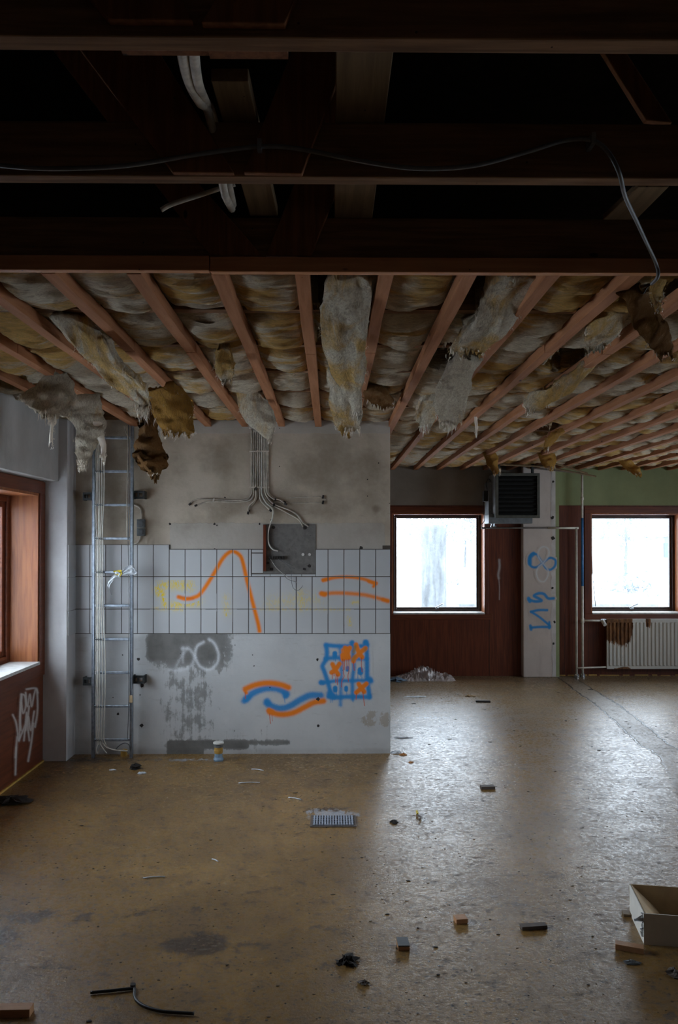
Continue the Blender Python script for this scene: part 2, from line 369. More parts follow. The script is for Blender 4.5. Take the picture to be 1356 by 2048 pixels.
def m_floor():
    n = NT('worn_floor_covering', .35, .5); a = n.rgb(n.attr('mask').outputs['Color']); y = n.xyz()['Y']; x = n.xyz()['X']
    cl = n.noise(1.1, 7, .62, dist=.5); md = n.noise(5.5, 7, .66, dist=.3); fi = n.noise(34, 6, .7)
    c = n.mix(n.ss(cl, .35, .68), (.34, .198, .064), (.215, .123, .040))
    c = n.mix(n.m_('MULTIPLY', n.ss(md, .45, .75), .6), c, (.155, .095, .05))
    c = n.mix(n.m_('MULTIPLY', n.ss(fi, .48, .72), .45), c, (.13, .08, .038))
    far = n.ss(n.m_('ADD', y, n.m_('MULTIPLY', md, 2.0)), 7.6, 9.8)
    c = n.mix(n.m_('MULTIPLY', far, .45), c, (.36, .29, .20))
    # scuffs and specks
    sc1 = n.ss(n.noise(1, 8, .85, sc=(9, 13, 9), dist=.2), .545, .60); c = n.mix(n.m_('MULTIPLY', sc1, .75), c, (.055, .036, .024))
    sc2 = n.ss(n.noise(1, 6, .75, sc=(38, 60, 38), loc=(5, 2, 0), dist=.2), .555, .605); c = n.mix(n.m_('MULTIPLY', sc2, .72), c, (.06, .038, .024))
    sp_ = n.ss(n.vor(23), .17, .09); c = n.mix(n.m_('MULTIPLY', sp_, n.ss(md, .40, .50)), c, (.035, .028, .022))
    wh = n.ss(n.noise(1, 6, .8, sc=(20, 9, 20), loc=(3, 7, 0), dist=1.5), .70, .74); c = n.mix(n.m_('MULTIPLY', wh, .4), c, (.46, .42, .36))
    dk = n.m_('ADD', a['Red'], n.m_('MULTIPLY', n.m_('SUBTRACT', n.noise(9, 9, .75, dist=.6), .5), 1.9))
    c = n.mix(n.m_('MULTIPLY', n.ss(dk, .36, .62), .8), c, (.05, .034, .026))
    gm = n.m_('ADD', a['Green'], n.m_('MULTIPLY', n.m_('SUBTRACT', md, .5), .5)); gm = n.ss(gm, .42, .55)
    c = n.mix(n.m_('MULTIPLY', gm, .5), c, n.mix(md, (.27, .24, .19), (.17, .15, .125)))
    crack = n.m_('MULTIPLY', n.ss(n.m_('ABSOLUTE', n.m_('SUBTRACT', n.m_('ADD', a['Green'], n.m_('MULTIPLY', n.m_('SUBTRACT', md, .5), .5)), .45)), .07, .02), n.ss(y, 5.8, 6.6))
    c = n.mix(crack, c, (.04, .035, .03))
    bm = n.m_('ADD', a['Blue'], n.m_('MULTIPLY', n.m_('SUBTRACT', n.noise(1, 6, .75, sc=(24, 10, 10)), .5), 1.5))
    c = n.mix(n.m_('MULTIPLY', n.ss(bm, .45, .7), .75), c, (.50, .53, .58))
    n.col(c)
    r = n.m_('ADD', n.lin(n.m_('ADD', n.m_('MULTIPLY', cl, .4), n.m_('MULTIPLY', md, .6)), .38, .66, .16, .33), n.m_('MULTIPLY', n.ss(fi, .42, .66), .24))
    r = n.m_('ADD', r, n.m_('MULTIPLY', n.m_('ADD', n.m_('ADD', sc1, sc2), n.m_('MULTIPLY', gm, .5)), .22)); n.set('Roughness', r)
    hf = n.noise(85, 6, .75)
    n.bump(n.m_('ADD', n.m_('MULTIPLY', md, .22), n.m_('ADD', n.m_('ADD', n.m_('MULTIPLY', fi, .20), n.m_('MULTIPLY', hf, .20)), n.m_('MULTIPLY', crack, -.5))), .5, .0125); return n.m
M['floor'] = m_floor()
def m_rad():
    n = NT('rusty_white_radiator', .4, .5); p = n.xyz()
    X0 = 3.63
    d = n.noise(1, 7, .75, sc=(30, 30, 7)); e = n.noise(1, 6, .7, sc=(9, 9, 3.5))
    # rust where the paint has peeled: upper left corner, one run further right, lower edge
    m1 = n.m_('MULTIPLY', n.ss(p['X'], X0+.40, X0+.24), n.ss(p['Z'], .30, .60))
    m2 = n.m_('MULTIPLY', n.ss(n.m_('ABSOLUTE', n.m_('SUBTRACT', p['X'], X0+.53)), .055, .015), n.ss(p['Z'], .55, .74))
    m3 = n.m_('MULTIPLY', n.ss(n.m_('ABSOLUTE', n.m_('SUBTRACT', p['X'], X0+.22)), .12, .02), n.ss(p['Z'], .62, .2))
    m4 = n.m_('MULTIPLY', n.ss(p['Z'], .15, .115), n.ss(p['X'], X0+.6, X0+.1))
    s = n.m_('ADD', n.m_('ADD', m1, m2), n.m_('ADD', n.m_('MULTIPLY', m3, .5), n.m_('MULTIPLY', m4, .6)))
    k = n.ss(n.m_('ADD', s, n.m_('MULTIPLY', n.m_('SUBTRACT', n.m_('ADD', n.m_('MULTIPLY', d, .5), n.m_('MULTIPLY', e, .5)), .5), 2.0)), .52, .62)
    c = n.mix(k, (.64, .63, .58), n.mix(n.ss(d, .35, .62), (.06, .026, .014), (.26, .12, .045)))
    n.col(c); n.set('Roughness', n.lin(k, 0, 1, .4, .9)); return n.m
M['rad'] = m_rad()
def m_bag():
    n = NT('crumpled_clear_plastic', .25, .6); n.col(n.mix(n.noise(9, 4), (.80, .76, .75), (.58, .46, .42)))
    n.set('Transmission Weight', .25); n.set('Alpha', .82); n.bump(n.noise(25, 4), .4, .01); return n.m
M['bag'] = m_bag()
M['scrap'] = flat('white_scrap', (.72, .76, .80), .6); M['scrap_b'] = flat('blue_scrap', (.22, .33, .45), .6)
M['dirt'] = flat('black_dirt', (.03, .024, .02), .9); M['orange'] = flat('orange_scrap', (.55, .25, .08), .7); M['yel'] = flat('yellow_tape', (.75, .55, .02), .6)
M['tie'] = flat('brown_grey_board', (.15, .12, .10), .7)
# ---------------------------------------------------------------- setting
# floor
xs = np.arange(XL-.3, XR+.31, .045); ys = np.arange(YF, YB+.3, .045)
GX, GY = np.meshgrid(xs, ys); R = np.zeros(GX.shape); G = np.zeros(GX.shape); B = np.zeros(GX.shape)
def blob(A, px, py, rx, ry, amt=1.0):   # soft spot centred at a floor point, radii in metres
    p = atZ(px, py); d = ((GX-p.x)/rx)**2+((GY-p.y)/ry)**2; np.maximum(A, amt*np.exp(-d*1.2), out=A)
for a in [(400, 1888, .17, .13, 1), (350, 1885, .10, .05, .8), (510, 1892, .07, .04, .85), (130, 1832, .5, .13, .55), (60, 1832, .3, .08, .7), (0, 1870, .15, .14, .7),
          (330, 1818, .3, .05, .55), (265, 1833, .1, .04, .7), (700, 1855, .9, .05, .35), (1160, 1840, .12, .05, .6), (20, 1600, .3, .1, .6), (200, 1520, .8, .12, .6), (60, 1560, .35, .3, .45),
          (960, 1590, .4, .3, .3), (1200, 1590, .6, .3, .35), (1290, 1560, .3, .2, .4), (960, 1795, .25, .05, .55), (1030, 1810, .2, .04, .55), (690, 1922, .06, .04, .6),
          (900, 1356, 1.4, .06, .5), (1220, 1395, .35, .1, .5), (660, 1620, .28, .12, .5), (165, 1640, .06, .03, .7), (300, 1700, .8, .4, .2), (620, 1810, .6, .2, .25)]: blob(R, *a)
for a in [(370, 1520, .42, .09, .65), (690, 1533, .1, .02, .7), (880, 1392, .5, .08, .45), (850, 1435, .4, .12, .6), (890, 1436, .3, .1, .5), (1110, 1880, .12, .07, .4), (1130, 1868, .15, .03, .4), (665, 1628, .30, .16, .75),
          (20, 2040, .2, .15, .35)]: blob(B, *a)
line = [atZ(*p) for p in ((1128, 1352), (1165, 1378), (1212, 1408), (1258, 1445), (1310, 1490), (1352, 1512), (1390, 1590))]
ly = [p.y for p in line][::-1]; lx = [p.x for p in line][::-1]
cx = np.interp(GY, ly, lx); half = np.interp(GY, [6, 9, 10.3], [.12, .11, .09])
G = np.where(GY > 4.5, np.clip(1-np.abs(GX-cx)/half*.5, 0, 1), 0)
b = MB(); ny_, nx_ = GX.shape
b.v = [(x, y, 0) for x, y in zip(GX.ravel(), GY.ravel())]
b.f = [(j*nx_+i, j*nx_+i+1, (j+1)*nx_+i+1, (j+1)*nx_+i) for j in range(ny_-1) for i in range(nx_-1)]
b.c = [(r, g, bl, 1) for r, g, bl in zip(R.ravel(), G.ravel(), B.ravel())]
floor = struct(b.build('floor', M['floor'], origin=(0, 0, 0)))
# partition wall in front, a fine grid carrying the wear masks
xr = atY(780.5, 1300, YP).x
x0p = XC; nxg = 216; nzg = 226; HZ = 2.86
b = MB(); XS = np.linspace(x0p, xr, nxg); ZS = np.linspace(0, HZ, nzg)
WX, WZ = np.meshgrid(XS, ZS)
def topx(X, Z):  # inverse projection on the wall plane
    d = np.stack([X, np.full_like(X, YP), Z-CAMZ], -1); f_ = np.array(FW); r_ = np.array(RT); u_ = np.array(UP)
    k = d@f_; return PCX+FPX*(d@r_)/k, PCY-FPX*(d@u_)/k
QX, QY = topx(WX, WZ)
def masks(QX, QY):
  def boxm(x0, y0, x1, y1, s): return sstep(QX, x0-s, x0+s)*(1-sstep(QX, x1-s, x1+s))*sstep(QY, y0-s, y0+s)*(1-sstep(QY, y1-s, y1+s))
  mR = np.maximum.reduce([boxm(292, 1262, 440, 1325, 16), .75*boxm(300, 1240, 470, 1345, 30), .50*boxm(315, 1300, 440, 1520, 34), boxm(334, 1480, 408, 1512, 3), .8*boxm(400, 1478, 500, 1500, 6), .72*boxm(490, 1478, 585, 1492, 6), .35*boxm(400, 1440, 600, 1520, 25)])
  mR *= np.where(QX > 600, 0, 1)
  mG = np.maximum.reduce([.75*boxm(490, 975, 620, 1040, 28), .5*boxm(400, 985, 720, 1045, 30), .45*boxm(385, 870, 470, 960, 25), .9*np.exp(-(((QX-752)/10)**2+((QY-1018)/10)**2)), .45*boxm(560, 880, 780, 990, 40),
    .35*boxm(330, 900, 400, 1080, 25), .3*boxm(700, 870, 790, 1100, 25), .4*boxm(150, 860, 290, 1080, 20), .35*boxm(150, 1270, 180, 1510, 12), .4*boxm(150, 1495, 790, 1520, 6), .55*boxm(200, 1490, 300, 1530, 14)])
  mB = np.maximum.reduce([boxm(340, 1046, 770, 1100, 7), .7*boxm(300, 840, 790, 868, 3), .53*boxm(720, 1415, 790, 1460, 14)])
  return mR, mG, mB
mR, mG, mB = masks(QX, QY)
b.v = [(x, YP, z) for x, z in zip(WX.ravel(), WZ.ravel())]
b.f = [(j*nxg+i, j*nxg+i+1, (j+1)*nxg+i+1, (j+1)*nxg+i) for j in range(nzg-1) for i in range(nxg-1)]
b.c = [(r, g, bl, 1) for r, g, bl in zip(mR.ravel(), mG.ravel(), mB.ravel())]
k = len(b.v); b.box((x0p-.2, YP, 0), (xr, YP+.22, HZ)); del b.f[-4]; b.c += [(0, .3, 0, 1)]*8
wallp = struct(b.build('wall_front', M['partition'], origin=(0, YP, 0)))
# glazed tiles on it
def wp(px, py, off=0.0): return atY(px, py, YP-off)
def tiles(rects, mat, name, off, parent, mk):
    b = MB()
    for (x0, y0, x1, y1) in rects:
        a, c = mk(x0, y0), mk(x1, y1); b.box((a.x, a.y, min(a.z, c.z)), (c.x, c.y-off if off else c.y, max(a.z, c.z)))
    return b.build(name, mat, parent, bevel=.0012)
cols = [150.5]+[180.3+31.72*k for k in range(19)]+[780.5]
cols[1] = 180.3
rects = []; g = .75
for x0, x1 in zip(cols[:-1], cols[1:]):
    top = 1089 if x1 < 340 else 1098.5
    if x0 > 760: top = 1091
    if x1-x0 < 4: continue
    segs = [(top, 1153), (1153, 1218), (1218, 1267)]
    for (t, bt) in segs:
        if bt == 1153 and x1 > 503 and x0 < 631:
            if x0 < 503 and x1 > 503: rects.append((x0+g, t+g, 502, bt-g))
            elif x0 < 631 < x1: rects.append((632, t+g, x1-g, bt-g))
            continue
        rects.append((x0+g, t+g, x1-g, bt-g))
rects += [(504, 1107, 526, 1146), (504, 1099.5, 526, 1105), (504, 1148.5, 540, 1152.2), (541, 1148.5, 571, 1152.2), (572, 1148.5, 603, 1152.2), (604, 1148.5, 631, 1152.2)]
t_ = tiles(rects, M['tile'], 'tile_field', .010, wallp, lambda x, y: wp(x, y)); t_['label'] = 'white glazed wall tiles in three rows'
b = MB()
for x0, y0, x1, y1 in ((150, 1089, 340, 1267.5), (340, 1098, 503, 1267.5), (503, 1098, 526, 1267.5), (526, 1146.5, 631, 1267.5), (631, 1098, 765, 1267.5), (765, 1091, 780.4, 1267.5)):
    a, c = wp(x0, y0), wp(x1, y1); b.box((a.x, YP+.001, c.z), (c.x, YP-.0055, a.z))
b.build('tile_grout', M['grout'], wallp)
# corner column (front face and side face)
yc = 6.32
b = MB().box((XL-.25, yc, 0), (XC, YP+.22, HZ)); colm = struct(b.build('wall_corner', M['pl_col'], bevel=.004))
b = MB()
for t, bt in ((1089, 1153), (1153, 1218), (1218, 1267)):
    z1 = wp(200, t).z; z0 = wp(200, bt).z
    b.box((XC, yc+.01, z0+.003), (XC+.008, YP-.013, z1-.003))
b.build('side_tiles', M['tile'], colm, bevel=.001)
# left wall: masonry, lintel, panelling
LW = [(3.6, 6.22)]; Z0, Z1 = .80, 2.153
def wall_pieces(b, fixed, lo, hi, a0, a1, opens, z0, z1, zt, axis):
    # wall along 'axis' direction from a0 to a1 with openings, thickness lo..hi on the other axis
    def bx(s0, s1, c0, c1):
        if s1-s0 < 1e-4 or c1-c0 < 1e-4: return
        if axis == 'y': b.box((lo, s0, c0), (hi, s1, c1))
        else: b.box((s0, lo, c0), (s1, hi, c1))
    bx(a0, a1, 0, z0); bx(a0, a1, z1, zt); e = a0
    for s0, s1 in sorted(opens): bx(e, s0, z0, z1); e = s1
    bx(e, a1, z0, z1)
b = MB(); wall_pieces(b, 0, XL-.36, XL-.012, YF, yc, LW, Z0, Z1, HZ, 'y'); wl = struct(b.build('wall_left', M['pl_left']))
zl = 2.256
b = MB().box((XL-.012, YF, zl), (-2.20, yc-.002, HZ)); struct(b.build('trim_1', M['pl_left'], bevel=.004))
b = MB(); wall_pieces(b, 0, XL-.012, XL, YF, yc-.001, LW, Z0, Z1, zl-.001, 'y'); pl = struct(b.build('trim_2', M['mahog_y']))
pl['label'] = 'reddish-brown varnished wood panelling below and around the left window'
b = MB().box((XL, YF, 0), (XL+.012, yc-.002, .014)); struct(b.build('baseboard_left', M['yellow']))
def side_window(name, X, sgn, y0, y1, label):
    # opening in a wall whose room face is X; sgn points outwards
    w_ = thing(name, None, None, (X, (y0+y1)/2, Z0)); struct(w_)
    d = .22*sgn; c = .10; o = .014*-sgn
    b = MB(); b.box((X, y0-c, Z1), (X+o, y1+c, Z1+c*.95)); b.box((X, y0-c, Z0-c), (X+o, y1+c, Z0)); b.box((X, y0-c, Z0), (X+o, y0, Z1)); b.box((X, y1, Z0), (X+o, y1+c, Z1))
    b.build('casing', M['mahog_y'], w_, bevel=.003)
    b = MB(); t = .02; b.box((X, y0, Z0), (X+d, y0+t, Z1)); b.box((X, y1-t, Z0), (X+d, y1, Z1)); b.box((X, y0+t, Z1-t), (X+d, y1-t, Z1))
    b.build('reveal_board', M['oak_z'], w_)
    b = MB().box((X+o*1.5, y0+t, Z0-.002), (X+d, y1-t, Z0+.02)); b.build('window_sill', M['sill'], w_)
    b = MB(); f = .07; X1, X2 = X+d, X+d+.07*sgn
    b.box((X1, y0, Z0), (X2, y0+f, Z1)); b.box((X1, y1-f, Z0), (X2, y1, Z1)); b.box((X1, y0+f, Z0), (X2, y1-f, Z0+f)); b.box((X1, y0+f, Z1-f), (X2, y1-f, Z1))
    ym = (y0+y1)/2; b.box((X1, ym-.04, Z0+f), (X2, ym+.04, Z1-f)); b.build('frame', M['mahog_y'], w_, bevel=.006)
    b = MB(); f2 = .11; X1, X2 = X+d+.02*sgn, X+d+.06*sgn
    for a0, a1 in ((y0+f, ym-.04), (ym+.04, y1-f)):
        b.box((X1, a0, Z0+f), (X2, a0+.045, Z1-f)); b.box((X1, a1-.045, Z0+f), (X2, a1, Z1-f)); b.box((X1, a0+.045, Z0+f), (X2, a1-.045, Z0+f+.045)); b.box((X1, a0+.045, Z1-f-.045), (X2, a1-.045, Z1-f))
    b.build('sash', M['mahog_y'], w_, bevel=.005)
    b = MB(); 
    for a0, a1 in ((y0+f+.045, ym-.085), (ym+.085, y1-f-.045)): b.box((X+d+.038*sgn, a0, Z0+f+.045), (X+d+.042*sgn, a1, Z1-f-.045))
    b.build('pane', M['glass'], w_)
    portal(Vector((X+d+.12*sgn, (y0+y1)/2, (Z0+Z1)/2)), (y1-y0, Z1-Z0), (0, math.pi/2*(1 if sgn > 0 else -1), 0))
    return w_
def portal(loc, size, rot):
    l = bpy.data.lights.new('portal', 'AREA'); l.shape = 'RECTANGLE'; 
    l.size, l.size_y = size[0], size[1]
    if abs(rot[1]) > .1: l.size, l.size_y = size[1], size[0]
    l.cycles.is_portal = True; o = bpy.data.objects.new('daylight_portal', l); o.location = loc; o.rotation_euler = rot; COL.objects.link(o)
side_window('window_1', XL, -1, *LW[0], 'left')
# back wall
BW = [(.809, 2.055), (3.453, 4.69)]; BZ0, BZ1 = .822, 2.161
b = MB(); wall_pieces(b, 0, YB+.012, YB+.36, xr-3.2, 3.0, BW[:1], BZ0, BZ1, HZ, 'x'); struct(b.build('wall_back', M['pl_back']))
b = MB(); wall_pieces(b, 0, YB+.012, YB+.36, 3.0, XR, BW[1:], BZ0, BZ1, HZ, 'x'); struct(b.build('wall_back', M['pl_green']))
b = MB(); wall_pieces(b, 0, YB, YB+.012, xr-3.2, XR, BW, BZ0, BZ1, 2.262, 'x'); pb = struct(b.build('trim_3', M['mahog_z'])); pb['label'] = 'dark red-brown wood panelling across the back wall'
b = MB()
for x in (.79, 2.10, 2.47, 3.10, 3.42, 4.9): b.box((x, YB-.002, 0), (x+.004, YB, .82)); 
struct(b.build('trim_4', M['dark_frame']))
b = MB()
rr = random.Random(3); x = 3.0
while x < XR:
    wd = rr.uniform(.05, .3); b.box((x, YB-.006, 0), (x+wd, YB, rr.uniform(.008, .022))); x += wd+rr.uniform(0, .08)
struct(b.build('baseboard_back', M['seal']))
def back_window(name, x0, x1):
    w_ = thing(name, None, None, ((x0+x1)/2, YB, BZ0)); struct(w_); c = .085; d = .25; t = .018
    b = MB(); b.box((x0-c, YB-.014, BZ1), (x1+c, YB, BZ1+c)); b.box((x0-c, YB-.014, BZ0-c*.9), (x1+c, YB, BZ0)); b.build('casing', M['mahog_x'], w_, bevel=.003)
    b = MB(); b.box((x0-c, YB-.014, BZ0), (x0, YB, BZ1)); b.box((x1, YB-.014, BZ0), (x1+c*.35, YB, BZ1)); b.build('casing_side', M['mahog_z'], w_, bevel=.003)
    b = MB(); b.box((x0, YB, BZ0), (x0+t, YB+d, BZ1)); b.box((x1-t, YB, BZ0), (x1, YB+d, BZ1)); b.box((x0+t, YB, BZ1-t), (x1-t, YB+d, BZ1)); b.build('reveal_board', M['oak_z'], w_)
    b = MB().box((x0+t, YB-.02, BZ0-.002), (x1-t, YB+d, BZ0+.018)); b.build('window_sill', M['sill'], w_)
    b = MB(); f = .052; Y1, Y2 = YB+d-.03, YB+d+.05; z0, z1 = BZ0+.018, BZ1-.018
    b.box((x0+t, Y1, z0), (x0+f, Y2, z1)); b.box((x1-f, Y1, z0), (x1-t, Y2, z1)); b.box((x0+f, Y1, z0), (x1-f, Y2, z0+.03)); b.box((x0+f, Y1, z1-.03), (x1-f, Y2, z1)); b.build('frame', M['dark_frame'], w_, bevel=.006)
    b = MB(); Y1, Y2 = YB+d-.015, YB+d+.03; g_ = f; h = .03; z0, z1 = z0+.03, z1-.03
    b.box((x0+g_, Y1, z0), (x0+g_+h, Y2, z1)); b.box((x1-g_-h, Y1, z0), (x1-g_, Y2, z1)); b.box((x0+g_+h, Y1, z0), (x1-g_-h, Y2, z0+h*.8)); b.box((x0+g_+h, Y1, z1-h*.5), (x1-g_-h, Y2, z1)); b.build('sash', M['dark_frame'], w_, bevel=.006)
    b = MB().box((x0+g_+h, YB+d+.004, z0+h*.8), (x1-g_-h, YB+d+.008, z1-h*.5)); b.build('pane', M['glass'], w_)
    # stay at the bottom rail: bracket and lever
    xm = (x0+x1)/2
    b = MB(); b.obox((xm, YB+d-.05, z0+.012), (.05, .03, .022)); b.tube([(xm-.02, YB+d-.05, z0+.02), (xm+.075, YB+d-.09, z0+.075)], .008); b.build('window_stay', M['chrome'], w_)
    portal(Vector(((x0+x1)/2, YB+d+.12, (BZ0+BZ1)/2)), (x1-x0, BZ1-BZ0), (-math.pi/2, 0, 0))
back_window('window_3', *BW[0]); back_window('window_4', *BW[1])
# back room part behind the partition is closed off by a side wall
b = MB().box((xr-.2, YP+.22, 0), (xr, YB, HZ)); 
# right wall with windows and rear wall
RWN = [(2.2, 4.2), (6.0, 8.6)]
b = MB(); wall_pieces(b, 0, XR, XR+.36, YF, YB+.36, RWN, Z0, Z1, HZ, 'y'); struct(b.build('wall_right', M['pl_left']))
side_window('window_5', XR, 1, *RWN[0], 'right'); side_window('window_6', XR, 1, *RWN[1], 'right')
b = MB().box((XL-.36, YF-.36, 0), (XR+.36, YF, HZ)); struct(b.build('wall_rear', M['pl_left']))
# pillar on the back wall
yq = 10.225; xa, xb = atY(1046, 1200, yq).x, atY(1118.5, 1200, yq).x
b = MB().box((xa, yq, 0), (xb, YB+.0, HZ)); pil = struct(b.build('wall_pillar', M['pl_pillar'], bevel=.012)); pil['label'] = 'pale pillar with blue and white spray-painted signs'
xs_ = atY(1103, 1200, yq).x; xg = atY(1111.5, 1200, yq).x
rr = random.Random(5); pts = []
for z in np.linspace(.01, 2.84, 60): pts.append((xs_+rr.uniform(-.014, .014), z))
b = MB(); n_ = len(pts); b.v = [(x, yq-.002, z) for x, z in pts]+[(xg, yq-.002, z) for x, z in pts]; b.f = [(i, n_+i, n_+i+1, i+1) for i in range(n_-1)]
b.build('filler_strip', M['pl_filler'], pil)
b = MB(); b.v = [(xg, yq-.0022, z) for x, z in pts]+[(xb, yq-.0022, z) for x, z in pts]; b.f = [(i, n_+i, n_+i+1, i+1) for i in range(n_-1)]
b.box((xb, yq+.012, 0), (xb+.002, YB, HZ)); b.build('green_edge', M['pl_green'], pil)
b = MB()
for px, py, r in ((1106, 963, .02), (1105, 1036, .03), (1106, 1076, .032), (1105, 1176, .018), (1107, 1287, .018), (1109, 1244, .02)):
    p = atY(px, py, yq-.004); q = [Vector((p.x+r*math.cos(t)*rr.uniform(.5, 1.1), p.y, p.z+r*math.sin(t)*rr.uniform(.5, 1.1))) for t in np.linspace(0, 2*math.pi, 10)[:-1]]; b.add(q, [tuple(range(9))[::-1]])
b.build('knocked_hole', M['tip'], pil)
# roof void
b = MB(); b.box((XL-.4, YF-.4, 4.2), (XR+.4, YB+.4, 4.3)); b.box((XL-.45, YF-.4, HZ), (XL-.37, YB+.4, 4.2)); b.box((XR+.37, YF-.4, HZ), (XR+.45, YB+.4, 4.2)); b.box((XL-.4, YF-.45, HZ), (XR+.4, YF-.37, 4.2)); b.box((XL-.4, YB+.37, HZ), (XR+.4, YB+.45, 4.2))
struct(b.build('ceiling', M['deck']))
b = MB(); yy = YP+.22
b.box((XL-.4, yy, 0), (XL-.3, YB+.36, HZ)); struct(b.build('wall_left', M['pl_left']))
# ---------------------------------------------------------------- outside
b = MB().box((-30, YB+.4, -.45), (60, 120, -.35)); struct(b.build('ground', M['out_ground']))
b = MB().box((-40, -30, -.45), (XL-.4, YB+.3, -.35)); struct(b.build('ground', M['out_ground']))
a, c = atY(842, 1052, 15), atY(893, 1052, 15)
b = MB(); cx_ = (a.x+c.x)/2; rr_ = (c.x-a.x)/2
b.lathe((cx_, 15, -.36), [(rr_, 0), (rr_, a.z+.36-.05), (rr_*.93, a.z+.36), (rr_*.5, a.z+.40)], 24)
tag(b.build('concrete_post', M['out_post'], smooth=True), 'round grey concrete post standing outside the nearer back window', 'post')
b = MB().box((2.5, 15.2, -.36), (6.4, 20.5, .58)); b.box((2.4, 15.1, .58), (6.5, 20.6, .66))
tag(b.build('low_outbuilding', M['out_wall']), 'low flat-roofed outbuilding seen through the right back window', 'building')
hs = thing('distant_house', 'distant pale house with small windows behind the right window', 'building', (20, 58, -.36))
b = MB(); b.box((12, 56, -.36), (30, 62, 2.3)); b.build('wall', M['out_wall'], hs)
b = MB(); b.prism([(11.5, 55.5, 2.3), (30.5, 55.5, 2.3), (29, 59, 3.6), (13, 59, 3.6)], (0, .2, .1)); b.build('roof', M['out_post'], hs)
for x in (14, 16, 24, 26.5): MB().box((x, 55.9, .8), (x+1, 56, 1.8)).build('window', M['out_dark'], hs)
def leafy(name, c, rad, seed, label, cat, group, trunk=True, zs=1.0):
    r_ = random.Random(seed); t = thing(name, label, cat, (c[0], c[1], -.36), group) if trunk else None
    b = MB(); 
    for i in range(900):
        th = r_.uniform(0, 6.283); ph = math.acos(r_.uniform(-1, 1)); q = rad*r_.uniform(.45, 1)*(1+.25*math.sin(th*3+seed))
        p = Vector((c[0]+q*math.sin(ph)*math.cos(th), c[1]+q*math.sin(ph)*math.sin(th)*.6, c[2]+q*math.cos(ph)*zs)); s = rad*.09
        b.add([p+Vector([r_.uniform(-s, s) for _ in 'xyz']) for _ in range(3)], [(0, 1, 2)])
    if trunk:
        b.build('crown', M['leaf'], t)
        MB().tube([(c[0], c[1], -.36), (c[0]+.1, c[1], c[2]*.5), (c[0], c[1], c[2]+rad*.5)], rad*.06, 7, rad*.02).build('trunk', M['out_post'], t)
    else:
        b.box((c[0]-rad*.8, c[1]-rad*.3, -.36), (c[0]+rad*.8, c[1]+rad*.3, c[2])); tag(b.build(name, M['leaf']), label, cat, group)
for i, (x, y, z, r) in enumerate(((17, 45, 2.6, 1.9), (25, 52, 3.4, 2.6), (8, 62, 3.0, 2.6), (12, 70, 3.2, 2.2))):
    leafy('tree', (x, y, z), r, i, ['left tree hazily seen through the right back window', 'right tree hazily seen through the right back window', 'faint tree beyond the post in the nearer back window', 'smaller faint tree beyond the nearer back window'][i], 'tree', 'trees outside')
for i, (x, y, r) in enumerate(((10.2, 27, 1.2), (9.2, 20, .75), (4.5, 30, .9), (1.9, 30, .6))):
    leafy('hedge', (x, y, .1), r, i+9, ['scrubby bush beyond the low outbuilding', 'bush right of the low outbuilding outside', 'low bush right of the concrete post outside', 'low bush left of the concrete post outside'][i], 'bush', 'bushes outside', False, .6)
# ---------------------------------------------------------------- trusses in the open roof void
ZB, ZT = 2.786, 2.786+.155
YT = [2.835-.61*k for k in range(0, 6)]   # front faces: 2.835, 2.225...
YT[1] = 2.19; YT[2] = 1.585
tn = ['roof truss just above the trim board where the insulation starts', 'roof truss carrying the draped grey cable across the dark void', 'roof truss across the very top of the view', 'roof truss overhead, next nearer than the topmost seen', 'roof truss directly above the viewer', 'roof truss behind the viewer']
for k, y in enumerate(YT[:6]):
    t = thing('roof_truss', tn[k], 'roof truss', (0, y, ZB), 'timber roof trusses')
    MB().box((XL-.36, y, ZB), (XR+.3, y+.05, ZT)).build('bottom_chord', M['chord'], t, bevel=.004)
    MB().box((XL-.36, y+.012, 4.05), (XR+.3, y+.05, 4.18)).build('top_chord', M['chord'], t)
    yw = y-.024
    def web(quad, pt=None, back=False, top=3.98, mat='web', nm='web_board'):
        # quad: bottom-left, bottom-right, then the two upper corners, in photo pixels of this truss
        yy = y+.052 if back else yw; P = [atY(px, py, yy) for px, py in quad]
        bl, br, tr_, tl = P
        kL = (top-bl.z)/(tl.z-bl.z); kR = (top-br.z)/(tr_.z-br.z)
        TL, TR = bl.lerp(tl, kL), br.lerp(tr_, kR)
        MB().prism([bl, br, TR, TL], (0, .022, 0)).build(nm, M[mat], t, bevel=.003)
    if k == 0:
        web([(420, 510), (525, 511), (441, 416), (316, 374)]); web([(532, 511), (622, 512), (666, 401), (577, 396)])
    elif k == 1:
        web([(345, 344), (468, 345), (316, 100), (150, 85)]); web([(487, 344), (604, 347), (668, 180), (582, 105)])
        web([(1292, 240), (1345, 245), (1250, 100), (1205, 100)], back=True)
    elif k == 2:
        web([(215, 38), (385, 40), (300, -120), (90, -110)]); web([(402, 44), (570, 46), (655, -160), (520, -150)])
        p0, p1 = atY(240, 86, y+.05), atY(415, 97, y+.05); MB().box((p0.x, y+.05, p1.z), (p1.x, y+.075, p0.z+.08)).build('splice_block', M['web'], t)
        p0, p1 = atY(416, 86, y+.05), atY(575, 101, y+.05); MB().box((p0.x, y+.05, p1.z), (p1.x, y+.08, p0.z+.08)).build('splice_block', M['web'], t)
    else:
        MB().prism([(-.9, yw, ZB+.02), (-.7, yw, ZB+.02), (-1.5, yw, 3.98), (-1.7, yw, 3.98)], (0, .022, 0)).build('web_board', M['web'], t)
        MB().prism([(-.5, yw, ZB+.02), (-.3, yw, ZB+.02), (.3, yw, 3.98), (.1, yw, 3.98)], (0, .022, 0)).build('web_board', M['web'], t)
